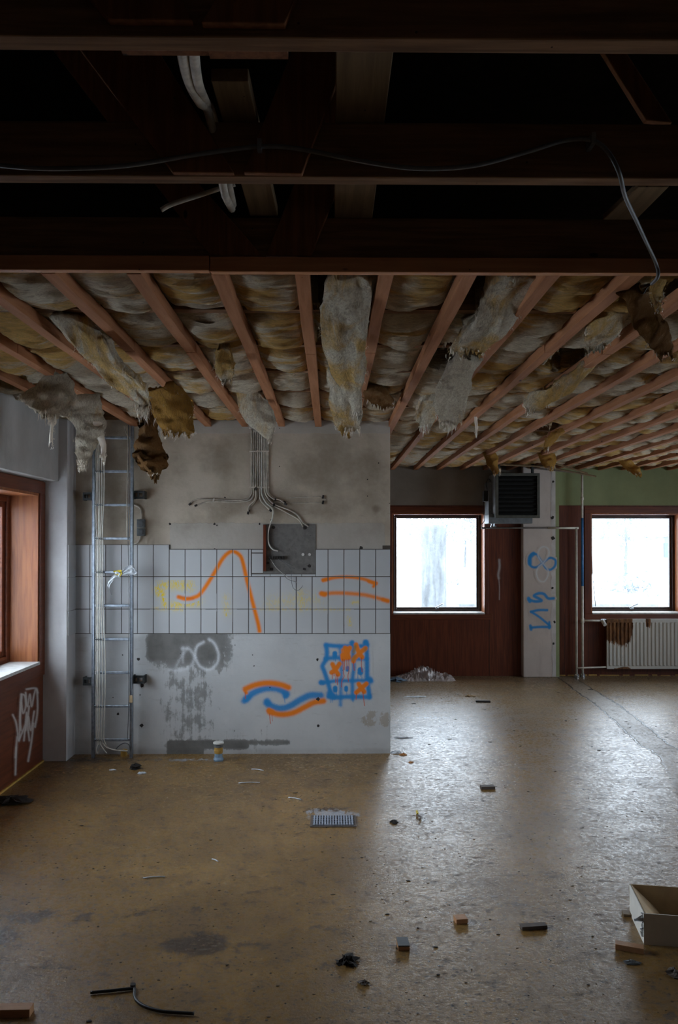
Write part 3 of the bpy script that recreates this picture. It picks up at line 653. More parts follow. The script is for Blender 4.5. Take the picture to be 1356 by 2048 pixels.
# planks lying on the chords, running away from the viewer
def plank(px0, px1, py, y0, y1, zt, label, dx=0, mat='plank_y'):
    z = ZT; d = atZ(px0, py, z), atZ(px1, py, z); b = MB()
    b.add([(d[0].x, y0, z), (d[1].x, y0, z), (d[1].x+dx, y1, z), (d[0].x+dx, y1, z), (d[0].x, y0, z+.025), (d[1].x, y0, z+.025), (d[1].x+dx, y1, z+.025), (d[0].x+dx, y1, z+.025)],
          [(0, 3, 2, 1), (4, 5, 6, 7), (0, 1, 5, 4), (1, 2, 6, 5), (2, 3, 7, 6), (3, 0, 4, 7)])
    tag(b.build('loft_board', M[mat], bevel=.003), label, 'board', 'boards lying on the roof trusses')
plank(672, 788, 95, .3, 3.6, 0, 'wide board crossing the trusses, right of the V of diagonals')
d0 = atZ(420, 165, ZT)
b = MB(); 
P = [atZ(422, 163, ZT), atZ(497, 163, ZT), atZ(556, 432, ZT), atZ(500, 432, ZT)]
b.prism(P, (0, 0, .035)); tag(b.build('loft_board', M['plank_y'], bevel=.003), 'short pale board crossing the trusses behind the V of diagonals', 'board', 'boards lying on the roof trusses')
P = [atZ(1276, 374, ZT-.03), atZ(1338, 374, ZT-.03), atZ(1272, 440, ZT-.03), atZ(1205, 440, ZT-.03)]
b = MB().prism(P, (0, 0, .02)); tag(b.build('loft_board', M['plank_y'], bevel=.003), 'short torn pale board in the dark gap at the upper right', 'board', 'boards lying on the roof trusses')
# trim board in front of the ceiling battens
xj = atY(419, 550, 2.80).x
for x0, x1, dz, lb in ((XL, xj-.002, .004, 'reddish pine trim board at the ceiling edge, left of its joint'), (xj+.002, XR, 0, 'reddish pine trim board at the ceiling edge, long right part')):
    tag(MB().box((x0, 2.800, CZ+dz), (x1, 2.834, ZB+dz-.002)).build('trim_board', M['pine_x'], bevel=.003), lb, 'trim board', 'trim boards at the ceiling edge')
# joists above the insulation
for k in range(1, 13):
    y = 2.835+.61*k
    x1 = XR if y > 0 else 0
    tag(MB().box((XL-.3, y, ZB+.001), (XR+.3, y+.05, ZT)).build('ceiling_joist', M['chord']), 'dark ceiling joist crosswise above the battens, %s behind the ceiling edge' % ORD[k-1], 'joist', 'joists above the insulation')
# battens
BXs = [-.106+.307*k for k in range(-7, 22)]
rr = random.Random(11); nb = 0
def side_word(i): return 'the %s batten from the left wall' % ORD[i]
for i, x in enumerate(BXs):
    if x < XL+.12 or x > XR-.1: continue
    yend = YP-.002 if x+.026 < xr else YB
    j0 = rr.uniform(3.98, 4.06)
    for s, (ya, yb) in enumerate(((2.836, j0), (j0+.004, yend))):
        sk = rr.uniform(-.0025, .0025); dz = rr.uniform(0, .003)
        b = MB(); ns = 12; hw = .0265
        for q in range(ns+1):
            y = ya+(yb-ya)*q/ns; xx = x+sk*math.sin(q*.5+i)
            b.v += [(xx-hw, y, CZ+dz), (xx+hw, y, CZ+dz), (xx+hw, y, ZB), (xx-hw, y, ZB)]
        for q in range(ns):
            o = q*4
            for e in range(4): b.f.append((o+e, o+4+e, o+4+(e+1) % 4, o+(e+1) % 4))
        b.f += [(0, 1, 2, 3), (ns*4+3, ns*4+2, ns*4+1, ns*4)]
        tag(b.build('ceiling_batten', M['batten'], bevel=.002), 'pine ceiling batten, %s from the left wall, %s' % (ORD[nb], 'front length up to the joint' if s == 0 else 'rear length beyond the joint'), 'batten', 'battens under the insulation')
    nb += 1
# insulation batts, one row between each pair of joists
def fbm(x, y, z, o=3): return mnoise.fractal(Vector((x, y, z)), 1.0, 2.0, o)
def fibres(b, pts, n, r_, ln=(.02, .07), dirv=(0, 0, -1), wd=.0025, spread=.6):
    # tufts: every clump shares a root area and a lean, its hairs differ in length
    k = 0
    while k < n:
        root = Vector(r_.choice(pts)); lean = Vector(dirv)+Vector([r_.uniform(-spread, spread) for _ in 'xyz']); L0 = r_.uniform(ln[0], ln[1])*r_.uniform(.4, 1); m_ = r_.randint(2, 9)
        for _ in range(m_):
            k += 1; q = r_.uniform(-.012, .012); p = root+Vector((q, r_.uniform(-.006, .006), r_.uniform(-.004, .02)))
            d = (lean+Vector([r_.uniform(-.25, .25) for _ in 'xyz'])-Vector((q*14, 0, 0))).normalized()*L0*r_.uniform(.3, 1.15)
            s = Vector((r_.uniform(-1, 1), r_.uniform(-1, 1), 0)).normalized()*wd*r_.uniform(.3, 1.1); m = p+d*.5+Vector([r_.uniform(-.006, .006) for _ in 'xyz'])
            b.add([p-s, p+s, m+s*.6, m-s*.6, p+d], [(0, 1, 2, 3), (3, 2, 4)])
def hole(px, py, z, rx, ry): p = atZ(px, py, z); return (p.x, p.y, rx, ry)
HOLES = [(-.05+.02, 3.05, .075, .34), hole(955, 585, 2.76, .09, .33), hole(903, 708, 2.76, .13, .30), hole(1146, 722, 2.76, .14, .20), hole(1100, 860, 2.76, .14, .34), hole(35, 768, 2.76, .16, .18),
         hole(240, 842, 2.76, .20, .40), hole(1345, 590, 2.76, .14, .20), hole(1045, 938, 2.76, .35, .55), hole(1290, 590, 2.76, .10, .12), hole(650, 680, 2.76, .04, .2), hole(190, 826, 2.76, .12, .2)]
def batt(x0, x1, y0, y1, seed, label, row):
    r_ = random.Random(seed); res = .016 if row < 4 else .024
    nx = max(3, int((x1-x0)/res)); ny = max(6, int((y1-y0)/res)); b = MB(); th = .13
    tilt = r_.uniform(-.01, .018); sag = r_.uniform(.028, .05); roll = r_.uniform(.03, .06); idx = {}
    jn = r_.uniform(-.02, .02); lip = r_.uniform(0, .025)
    for j in range(ny+1):
        v = j/ny
        for i in range(nx+1):
            u = i/nx; X = x0+(x1-x0)*u; Y = y0+(y1-y0)*v
            Yw = Y+.03*fbm(X*2.6, seed, v*2)*(1 if .1 < v < .9 else 1.9)
            c = abs(math.sin(math.pi*(X+.106)/.307)); pr = c**.7
            e = min(v, 1-v)*(y1-y0); eu = min(u, 1-u)*(x1-x0)
            er = max(0, 1-e/.07)**2*roll+max(0, 1-eu/.05)**2*.03
            z = 2.80-sag*pr*(1-.5*max(0, 1-e/.12))+er-tilt*v*pr
            cell = math.floor((X+.106)/.307); wr = fbm(X*3.0, Y*9, seed*.7, 4)*.026+fbm(X*7, Y*30, seed, 3)*.012+fbm(cell*3.7, seed*1.3+v*1.2, 2)*.022*pr+abs(fbm(X*2.3+cell, Y*5, seed))*-.022
            if v < .12: z -= lip*pr*(1-abs(v-.06)/.06)
            z += wr*(.35+.65*pr)
            z = max(z, 2.735+.004*math.sin(X*9)) if pr < .45 else max(z, 2.695)
            if c < .62: z = max(z, 2.745)
            if c < .40: z = max(z, ZB+.003)
            b.v.append((X, Yw, z))
    n0 = len(b.v); W = nx+1
    holes = [h for h in HOLES if h[0]+h[2] > x0 and h[0]-h[2] < x1 and h[1]+h[3] > y0 and h[1]-h[3] < y1]
    edge = []
    def inh(x, y):
        for hx, hy, rx, ry in holes:
            if ((x-hx)/rx)**2+((y-hy)/ry)**2 < 1+.45*fbm(x*9, y*9, 3): return True
        return False
    dead = [inh(v_[0], v_[1]) for v_ in b.v]
    for j in range(ny+1):
        for i in range(nx+1): b.v.append((b.v[j*W+i][0], b.v[j*W+i][1], 2.80+th*(1 if 0 < i < nx and 0 < j < ny else .55)))
    for j in range(ny):
        for i in range(nx):
            q = (j*W+i, (j+1)*W+i, (j+1)*W+i+1, j*W+i+1)
            if any(dead[k] for k in q):
                edge += [b.v[k] for k in q if not dead[k]]; continue
            b.f.append(q); b.f.append(tuple(k+n0 for k in q[::-1]))
            for a_, c_, (dj, di) in ((q[0], q[3], (-1, 0)), (q[2], q[1], (1, 0)), (q[1], q[0], (0, -1)), (q[3], q[2], (0, 1))):
                jj, ii = j+dj, i+di
                if not (0 <= jj < ny and 0 <= ii < nx) or any(dead[k] for k in (jj*W+ii, (jj+1)*W+ii, (jj+1)*W+ii+1, jj*W+ii+1)): b.f.append((a_, c_, c_+n0, a_+n0))
    fr = [b.v[i] for i in range(W)]
    bot = [b.v[r_.randrange(n0)] for _ in range(60)]
    bot = [p for p in bot if not inh(p[0], p[1]) and abs(math.sin(math.pi*(p[0]+.106)/.307)) > .4] or fr
    fibres(b, bot, 26 if row < 5 else 8, r_, (.012, .04), (0, -.3, -.5), .0012, 1.0)
    if edge: fibres(b, edge, 160, r_, (.02, .07), (0, 0, -1), .003, .7)
    if not b.f: return
    o = b.build('insulation_batt', M['wool'], smooth=True)
    tag(o, label, 'insulation batt', 'glass wool batts in the ceiling')
for r in range(13):
    y0 = 2.835+.61*r+.056; y1 = y0+.548
    if y0 > YB-.05: break
    y1 = min(y1, YB-.01); rr2 = random.Random(100+r)
    x = XL+.01; cidx = 0; W_ = 1.22
    off = rr2.uniform(.3, .9)
    x1lim = min(XR, (1356+60-662)/1560*(y1)+.1) if True else XR
    first = True
    while x < x1lim:
        xe = min(x+(off if first else W_), x1lim+.3); first = False
        kx = round((xe+.106)/.307)*.307-.106; xe = kx if abs(kx-xe) < .2 else xe
        xe = min(xe, XR-.01)
        xs0, xs1 = x+.002, xe-.002
        if y0 > YP-.05 and xs1 < xr+.1: x = xe; cidx += 1; continue
        if y0 > YP-.05 and xs0 < xr: xs0 = xr+.01
        if xs1-xs0 > .08:
            lab = 'glass wool batt in the %s row behind the trim board, %s from the left %s' % (ORD[r], ORD[cidx], 'wall')
            yy1 = y1
            if y0 < YP < y1 and xs1 < xr+.1: yy1 = YP-.01
            batt(xs0, xs1, y0, yy1, r*17+cidx*3+1, lab, r)
        x = xe; cidx += 1
# right-hand ceiling beyond the frame
MB().box((2.6, 2.9, 2.9), (XR, YB, 2.93))
# torn batts and shreds hanging down
def hang(name, secs, thick, seed, mat, label, fringe=60, n=16, rough=.02, cat='insulation batt', group='torn glass wool hanging from the ceiling', fl=(.03, .11), side=True):
    r_ = random.Random(seed)
    Ls = catmull([atY(s[0], s[1], s[4]) for s in secs], 9); Rs = catmull([atY(s[2], s[3], s[4] + (s[5] if len(s) > 5 else 0)) for s in secs], 9)
    m = len(Ls); b = MB(); W = n+1; G_ = []
    for j in range(m):
        row = []
        for i in range(W):
            u = i/n; p = Ls[j].lerp(Rs[j], u); wv = (Rs[j]-Ls[j]).length
            p += Vector((fbm(seed, p.z*9, p.x*9)*rough, fbm(p.x*6, seed+5, p.z*14)*rough*2.0-.5*thick*math.sin(math.pi*u), fbm(p.x*11, p.z*7+p.y*5, seed)*rough))
            row.append(p)
        G_.append(row)
    nr = []
    for j in range(m):
        for i in range(W):
            a = G_[j][min(i+1, n)]-G_[j][max(i-1, 0)]; c = G_[min(j+1, m-1)][i]-G_[max(j-1, 0)][i]; q = a.cross(c)
            nr.append(q.normalized() if q.length > 1e-9 else Vector((0, -1, 0)))
    front = [G_[j][i]+Vector((0, -1e-4, 0)) for j in range(m) for i in range(W)]
    sgn = 1 if sum(v.y for v in nr) > 0 else -1
    back = []
    for j in range(m):
        for i in range(W):
            u = i/n; e = min(u, 1-u); k = thick*(min(1, .35+e*5))*(1-.65*(j/(m-1))**3)
            d = nr[j*W+i]*sgn
            back.append(front[j*W+i]+d*k*(1+.5*fbm(i*.4, j*.4, seed)))
    # ragged lower end
    for i in range(W):
        dz = r_.uniform(-.035, .012); front[(m-1)*W+i].z += dz; back[(m-1)*W+i].z += dz
    b.v = [tuple(p) for p in front+back]; N0 = m*W
    for j in range(m-1):
        for i in range(n):
            q = (j*W+i, (j+1)*W+i, (j+1)*W+i+1, j*W+i+1); b.f.append(q); b.f.append(tuple(k+N0 for k in q[::-1]))
    for j in range(m-1):
        b.f.append((j*W, j*W+N0, (j+1)*W+N0, (j+1)*W)); b.f.append((j*W+n, (j+1)*W+n, (j+1)*W+n+N0, j*W+n+N0))
    for i in range(n):
        b.f.append((i, i+1, i+1+N0, i+N0)); b.f.append(((m-1)*W+i, (m-1)*W+i+N0, (m-1)*W+i+1+N0, (m-1)*W+i+1))
    o = b.build(name, M[mat], smooth=True); tag(o, label, cat, group)
    if fringe:
        f = MB(); end = [front[(m-1)*W+i] for i in range(W)]+[front[(m-2)*W+i] for i in range(W)]
        fibres(f, end, fringe, r_, fl, (0, 0, -1), .004, .28)
        if side:
            sd = [front[j*W] for j in range(m//3, m)]+[front[j*W+n] for j in range(m//3, m)]
            fibres(f, sd, fringe, r_, (.012, .05), (0, 0, -.8), .0022, .8)
        fibres(f, front, fringe//2, r_, (.01, .03), (0, -.5, -.5), .0012, .9)
        f.build('fringe', M['fibre'], o)['kind'] = 'stuff'
    return o
hang('insulation_batt', [(644, 566, 745, 558, 2.95), (638, 610, 741, 610, 3.15), (640, 670, 736, 680, 3.45), (655, 720, 728, 745, 3.75), (684, 780, 724, 795, 4.1), (712, 822, 722, 836, 4.4)], .09, 1, 'wool_hang', 'long pale batt hanging down lengthwise at the centre of the ceiling, pointed tip', 90, fl=(.02, .06))
hang('insulation_batt', [(650, 742, 690, 750, 4.2), (655, 790, 712, 800, 4.45), (664, 830, 722, 838, 4.7), (680, 862, 718, 858, 4.9)], .07, 2, 'wool_hang', 'ragged batt end hanging below and behind the long central batt', 70)
hang('insulation_batt', [(670, 836, 705, 838, 6.1), (676, 852, 704, 854, 6.15), (686, 870, 700, 872, 6.2)], .04, 21, 'wool_ochre', 'small dirty wool shred above the bare partition wall, right of its centre', 25)
hang('insulation_batt', [(984, 562, 1072, 560, 3.0), (968, 610, 1050, 612, 3.25), (935, 665, 1010, 668, 3.5), (898, 702, 962, 712, 3.75)], .10, 3, 'wool_hang', 'thick white batt drooping diagonally right of the central batt', 80, fl=(.015, .05))
hang('insulation_batt', [(915, 716, 970, 722, 4.1), (892, 750, 945, 752, 4.4), (868, 800, 935, 800, 4.7), (880, 850, 920, 845, 5.0)], .07, 4, 'wool_hang', 'fluffy white batt end hanging below the drooping diagonal batt', 100)
hang('insulation_batt', [(845, 800, 880, 798, 5.2), (835, 830, 868, 835, 5.4), (840, 852, 858, 855, 5.5)], .05, 5, 'wool_hang', 'white wool tuft over the right end of the partition wall', 60)
hang('insulation_batt', [(1238, 592, 1310, 584, 3.0), (1262, 630, 1322, 620, 3.08), (1282, 668, 1338, 664, 3.15), (1312, 706, 1352, 712, 3.25)], .05, 6, 'wool_brown', 'dark brown batt scrap dangling at the right edge of the ceiling', 30, fl=(.01, .03))
hang('insulation_batt', [(1300, 560, 1330, 562, 2.92), (1308, 590, 1336, 592, 2.95), (1318, 612, 1332, 608, 2.97)], .03, 7, 'wool_hang', 'white wool tuft beside the frayed end of the grey cable', 40, fl=(.01, .03))
hang('insulation_batt', [(95, 640, 175, 628, 3.5), (130, 675, 215, 690, 3.65), (175, 715, 262, 745, 3.85), (225, 765, 298, 790, 4.1), (268, 805, 296, 818, 4.3)], .05, 8, 'wool_hang', 'white shredded wool trailing over the battens on the left', 220, fl=(.03, .12), rough=.03)
hang('insulation_batt', [(285, 778, 365, 772, 4.6), (300, 805, 380, 800, 4.65), (312, 848, 388, 858, 4.7), (325, 862, 382, 872, 4.72)], .05, 9, 'wool_ochre', 'ochre flap with white fringe hanging right of the cable ladder top', 120, fl=(.03, .09))
hang('insulation_batt', [(284, 796, 322, 794, 5.4), (280, 845, 318, 842, 5.35), (275, 880, 325, 878, 5.35), (268, 920, 332, 915, 5.33), (285, 944, 328, 938, 5.3), (300, 953, 322, 953, 5.3)], .08, 10, 'wool_brown', 'dark brown clump of wool hanging lowest, just right of the cable ladder', 20, fl=(.01, .03), rough=.035)
hang('insulation_batt', [(70, 762, 135, 748, 4.6), (50, 785, 150, 775, 4.6), (45, 800, 140, 822, 4.55), (85, 826, 112, 836, 4.5)], .06, 12, 'wool_hang', 'torn pale flap hanging in front of the left wall top', 60)
hang('insulation_batt', [(140, 795, 195, 785, 5.0), (130, 822, 208, 830, 5.0), (152, 865, 206, 872, 5.0), (150, 905, 190, 900, 5.0), (158, 928, 176, 930, 5.0)], .045, 13, 'wool_hang', 'long pale flap with frayed points hanging over the cable ladder top', 130, fl=(.03, .10))
hang('wool_strand', [(99, 830, 104, 830, 4.5), (100, 856, 106, 858, 4.5), (98, 884, 106, 886, 4.5)], .008, 14, 'fibre', 'thin white strand of wool hanging in front of the left wall', 14, n=4, rough=.006, cat='wool strand', fl=(.01, .02))
hang('wool_strand', [(188, 840, 206, 838, 5.0), (196, 880, 210, 885, 5.0), (204, 915, 212, 920, 5.0)], .012, 15, 'fibre', 'white wisp of wool beside the left rail of the ladder', 40, n=6, rough=.01, cat='wool strand', fl=(.02, .06))
hang('insulation_batt', [(468, 776, 508, 776, 5.2), (474, 810, 535, 805, 5.3), (490, 842, 552, 845, 5.4), (515, 864, 548, 866, 5.45), (538, 880, 544, 880, 5.5)], .06, 16, 'wool_hang', 'pale pointed tuft hanging above the wall conduits', 60, fl=(.02, .05))
hang('insulation_batt', [(1165, 728, 1195, 725, 4.3), (1110, 768, 1150, 775, 4.5), (1055, 795, 1095, 812, 4.7), (1050, 818, 1068, 826, 4.8)], .05, 17, 'wool_hang', 'narrow batt strip slipping down diagonally in the right part of the ceiling', 60, fl=(.01, .05))
hang('insulation_batt', [(965, 905, 988, 900, 8.6), (972, 925, 998, 918, 8.55), (986, 945, 1000, 940, 8.5)], .06, 18, 'wool_ochre', 'ochre flap hanging to the left above the fan heater', 30)
hang('insulation_batt', [(1076, 905, 1112, 902, 8.6), (1080, 922, 1112, 920, 8.6), (1095, 938, 1106, 938, 8.6)], .06, 19, 'wool_ochre', 'ochre tuft hanging above the pillar', 30)
hang('insulation_batt', [(1235, 922, 1262, 918, 8.6), (1252, 938, 1276, 934, 8.55), (1268, 951, 1284, 948, 8.5)], .05, 20, 'wool_ochre', 'small ochre flap hanging above the right back window', 20, fl=(.01, .04))
hang('insulation_batt', [(1108, 868, 1130, 862, 6.6), (1090, 885, 1112, 880, 6.7), (1088, 896, 1100, 896, 6.8)], .04, 22, 'wool_ochre', 'small ochre scrap beside the dark hole in the right ceiling', 30)
hang('insulation_batt', [(1185, 640, 1262, 622, 3.45), (1172, 668, 1245, 662, 3.6), (1162, 695, 1210, 700, 3.8)], .06, 23, 'wool_hang', 'white batt corner sagging over the batten just left of the brown scrap', 60, fl=(.01, .04))
hang('insulation_batt', [(430, 705, 462, 700, 3.95), (425, 735, 468, 738, 4.05), (436, 756, 462, 758, 4.15)], .05, 24, 'wool_hang', 'white wool puff bulging out beside the third batten right of the cable ladder', 50, fl=(.01, .03))
hang('insulation_batt', [(700, 775, 770, 790, 5.0), (735, 800, 790, 806, 5.3), (745, 812, 775, 816, 5.4)], .04, 25, 'wool_brown', 'dirty brown wool roll sagging right of the long central batt', 40, fl=(.01, .03))
hang('wool_strand', [(948, 828, 954, 828, 6.0), (950, 850, 955, 850, 6.0), (951, 870, 954, 871, 6.0)], .006, 26, 'fibre', 'thin wool strand hanging right of the fluffy batt end', 8, n=4, rough=.004, cat='wool strand', fl=(.01, .02))
# ---------------------------------------------------------------- cables in the roof void
def cable(name, pts, r, mat, label, cat='cable', group=None, parent=None, n=8, seg=8):
    o = MB().tube(pts, r, seg, smoothn=n).build(name, M[mat], parent, smooth=True)
    if parent is None: tag(o, label, cat, group)
    elif label: o['label'] = label
    return o
yc_ = 2.135
P = [atY(x, y, 2.15) for x, y in ((-60, 325), (0, 331), (80, 337), (180, 336), (270, 329), (400, 308), (520, 293))]+[atY(x, y, 2.15) for x, y in ((600, 298), (700, 318), (800, 334), (880, 337), (960, 329), (1060, 302), (1130, 281), (1182, 280), (1215, 303), (1238, 345))]
P += [atY(1250, 392, 2.25), atY(1272, 440, 2.45), atY(1295, 490, 2.65), atY(1312, 527, 2.765), atY(1316, 552, 2.78), atY(1303, 568, 2.83)]
gc = cable('draped_cable', P, .0065, 'cable_g', 'long grey cable draped along the middle truss, ending frayed at the right')
b = MB(); p = P[-1]
for dx, dz in ((-.03, -.012), (-.035, .002), (-.022, -.03)): b.tube([p, p+Vector((dx*.5, .01, dz*.3)), p+Vector((dx, .02, dz))], .0018, 5)
b.build('bare_wire', M['cable_k'], gc)
for i, (x, y) in enumerate(((1182, 284), (520, 296))):
    p = atY(x, y, 2.165); tag(MB().obox(p, (.012, .05, .03)).build('cable_clip', M['steel']), 'small cable clip on the middle truss, %s' % ('under the crest of the cable at right' if i == 0 else 'near the V of diagonals'), 'cable clip', 'cable clips on the truss')
cable('white_conduit', [atY(x, y, yy) for x, y, yy in ((362, 60, 1.62), (365, 110, 1.72), (378, 165, 1.9), (400, 205, 2.05), (418, 230, 2.16), (446, 372, 2.32), (452, 395, 2.5), (464, 418, 2.7))], .0125, 'cable_d', 'left one of two white conduits curving down through the void', 'conduit', 'white conduits in the void')
cable('white_conduit', [atY(x, y, yy) for x, y, yy in ((386, 60, 1.62), (388, 110, 1.72), (396, 165, 1.9), (412, 205, 2.1), (425, 230, 2.25), (458, 372, 2.5), (466, 410, 2.7))], .0125, 'cable_d', 'right one of two white conduits curving down through the void', 'conduit', 'white conduits in the void')
cable('loose_cable', [atY(x, y, 2.5) for x, y in ((322, 420), (345, 408), (400, 390), (446, 375), (470, 368))], .008, 'cable_d', 'short white cable slanting across the dark gap below the middle truss')
# ---------------------------------------------------------------- cable ladder
YL = 6.41
t = thing('cable_ladder', 'galvanised cable ladder standing upright against the wall in the left corner', 'cable ladder', atY(224, 1505, YL))
z1 = 2.72
for xa_, xb_ in ((184.3, 189.2), (260.6, 265.3)):
    a, c = atY(xa_, 1200, YL), atY(xb_, 1200, YL)
    b = MB(); b.box((a.x, YL-.012, .002), (a.x+.004, YL+.03, z1)); b.box((c.x-.004, YL-.012, .002), (c.x, YL+.03, z1)); b.box((a.x, YL+.02, .002), (c.x, YL+.03, z1)); b.box((a.x+.004, YL-.008, .002), (c.x-.004, YL-.004, z1)); b.build('rail', M['steel'], t)
xa_, xb_ = atY(188.5, 1200, YL).x, atY(261.5, 1200, YL).x
for k in range(-1, 9):
    z = atY(224, 942.7+67.15*k, YL).z; b = MB(); b.box((xa_, YL-.004, z-.011), (xb_, YL+.016, z+.011)); b.build('rung', M['steel'], t, bevel=.004)
YK = 6.50
for k, (x0, x1, y0, y1) in enumerate(((167, 184.5, 985, 1001), (265, 290, 982, 998), (167, 184.5, 1354, 1370), (265, 290, 1350.5, 1366.5))):
    a, c = atY(x0, y0, YL+.06), atY(x1, y1, YL+.06); b = MB()
    zc = (a.z+c.z)/2; h = (a.z-c.z)/2; yy = YL+.04
    b.box((a.x, yy, zc+h*.45), (c.x, yy+.006, zc+h)); b.box((a.x, yy, zc-h), (c.x, yy+.006, zc-h*.45)); w5 = (c.x-a.x)
    for f0, f1 in ((0, .16), (.42, .58), (.84, 1)): b.box((a.x+w5*f0, yy, zc-h*.45), (a.x+w5*f1, yy+.006, zc+h*.45))
    b.box((a.x, yy+.006, zc-h), (a.x+.01, YP, zc+h)); b.box((c.x-.01, yy+.006, zc-h), (c.x, YP, zc+h))
    b.build('wall_bracket', M['plate'], t)
# five pale cables strapped to it, and thin ones at its right rail
yk = YL-.026
lab5 = ['leftmost', 'second from left', 'middle', 'fourth from left', 'rightmost and most bowed']
for k in range(5):
    r_ = random.Random(40+k); pts = []
    for j in range(26):
        y = 862+j*25.2; u = j/25
        x = 192.5+k*3.35
        if k >= 3: x += (k-2)*1.6*math.sin(u*9.4+.5)*(1 if y < 1400 else .6)+(k-2)*1.0*(1 if y > 1080 else u)
        if k == 1 and 1000 < y < 1080: x += 1.6*math.sin((y-1000)/80*3.14)
        if y < 1000: x -= (1000-y)/140*k*.55
        pts.append(atY(x+r_.uniform(-.35, .35), y, yk))
    pts[-1] = atY(196+k*3+(4 if k == 4 else 0), 1490, yk)
    if k == 4: pts.insert(-1, atY(207.5, 1478, yk))
    else: pts.insert(-1, atY(194+k*3.2, 1480, yk))
    cable('ladder_cable', pts, .0042, 'cable', '%s of five pale cables strapped along the cable ladder' % lab5[k], group='cables strapped to the ladder', n=4)
for k in range(0, 9):
    if k in (4, 6): continue
    z = atY(200, 943+67.15*k, yk).z; b = MB()
    for q in range(4):
        x = atY(193+q*3.6, 1000, yk).x; b.tube([(x-.008, yk-.008, z+.006), (x, yk-.0105, z), (x+.009, yk-.008, z-.006)], .0022, 5)
    tag(b.build('cable_tie', M['cable_k']), 'black tie round the pale cables at the %s rung in view from the top' % ORD[k], 'cable tie', 'ties on the ladder')
cable('thin_cable', [atY(x, y, YL-.02) for x, y in ((248, 850), (252, 865), (256, 880), (255.5, 940), (254, 1000), (253.5, 1075))], .004, 'cable_d', 'thin grimy cable ending at the upper right side of the ladder', n=5)
cable('thin_cable', [atY(x, y, YL-.02) for x, y in ((257, 850), (258, 940), (257.8, 1010), (256, 1079))], .004, 'cable_g', 'thin dark cable close to the upper right ladder rail', n=5)
cable('thin_cable', [atY(x, y, YL-.02) for x, y in ((256, 1082), (257.5, 1150), (258, 1250), (257, 1300), (257.5, 1400), (255, 1478))], .003, 'cable_g', 'thin blue-grey cable along the lower right ladder rail', n=5)
rr = random.Random(9)
for k, (pp, mt) in enumerate(((((196, 1488), (192, 1500), (196, 1509)), 'cable'), (((200, 1488), (208, 1500), (214, 1510)), 'cable'), (((206, 1487), (215, 1496), (235, 1501), (255, 1502)), 'cable'),
        (((232, 1498), (240, 1490), (250, 1486), (258, 1490), (260, 1500)), 'cable_g'), (((203, 1489), (199, 1499), (193, 1511)), 'cable_d'), (((209, 1489), (222, 1498), (248, 1500), (258, 1507)), 'cable_d'))):
    cable('loose_cable_end', [atY(x, min(y, 1507), 6.36+.01*k) for x, y in pp], .0042, mt, ['loose pale cable end curling at the ladder foot, far left', 'loose pale cable end pointing down right at the ladder foot', 'pale cable end running right along the ladder foot', 'dark looped cable end at the right of the ladder foot', 'grimy cable end bent left at the ladder foot', 'grimy cable end reaching the right rail foot'][k], group='loose cable ends at the ladder foot')
# plastic strip tied round rung and rail
t = thing('knotted_plastic_bag', 'white and yellow plastic bag knotted round the ladder at mid height', 'plastic bag', atY(240, 1150, YL-.05))
def cloth(polyL, polyR, Y, name, mat, parent, n=8, amp=.012, seed=0):
    Ls = catmull([atY(x, y, Y) for x, y in polyL], 5); Rs = catmull([atY(x, y, Y) for x, y in polyR], 5); b = MB(); W = n+1
    for j in range(len(Ls)):
        for i in range(W):
            p = Ls[j].lerp(Rs[j], i/n); p.y += amp*math.sin(i*1.9+j*.5+seed)+amp*fbm(i*.5, j*.5, seed); b.v.append(tuple(p))
    m = len(Ls); N0 = len(b.v); b.v += [(x, y+.003, z) for x, y, z in b.v]
    for j in range(m-1):
        for i in range(n):
            q = (j*W+i, (j+1)*W+i, (j+1)*W+i+1, j*W+i+1); b.f.append(q); b.f.append(tuple(k+N0 for k in q[::-1]))
    return b.build(name, M[mat], parent, smooth=True)
cloth([(240, 1146), (252, 1134), (264, 1130), (270, 1138)], [(243, 1149), (256, 1149), (268, 1149), (275, 1147)], YL-.045, 'bow', 'scrap', t, seed=2)
cloth([(240, 1148), (228, 1150), (218, 1160), (215, 1172), (222, 1188)], [(242, 1152), (230, 1156), (224, 1164), (219, 1174), (223, 1190)], YL-.045, 'tail', 'scrap', t, n=5, amp=.006, seed=1)
cloth([(226, 1142), (232, 1141), (243, 1140)], [(232, 1150), (238, 1155), (244, 1148)], YL-.055, 'knot', 'yel', t, n=5, amp=.006, seed=4)
cloth([(229, 1144), (234, 1143), (240, 1146)], [(232, 1150), (238, 1156), (240, 1152)], YL-.06, 'knot_front', 'scrap', t, n=5, amp=.006, seed=7)
p = atY(262, 1398, YL-.016); tag(MB().box((p.x-.013, p.y-.003, p.z-.03), (p.x+.013, p.y, p.z+.03)).build('tape_strip', M['card_in'], bevel=.002), 'beige tape strip stuck on the lower right ladder rail', 'tape')
# switch box with its conduit
t = thing('light_switch', 'double dark grey switch box on the wall right of the ladder', 'switch', wp(283, 1072))
for y0, y1 in ((1039, 1055.4), (1056.6, 1072)):
    a, c = wp(275.5, y0), wp(291, y1); b = MB(); b.box((a.x, YP-.035, c.z), (c.x, YP, a.z)); b.box((a.x+.012, YP-.041, c.z+.012), (c.x-.012, YP-.033, a.z-.012)); b.build('switch_unit', M['grey_box'], t, bevel=.003)
cable('conduit', [wp(x, y, .012) for x, y in ((262, 1009), (272, 1011), (281, 1018), (283, 1030), (283, 1040))], .007, 'cable_d', 'upper', parent=t)
cable('conduit', [wp(x, y, .012) for x, y in ((281, 1071), (279, 1080), (272, 1087), (264, 1088))], .006, 'cable_d', 'lower', parent=t)
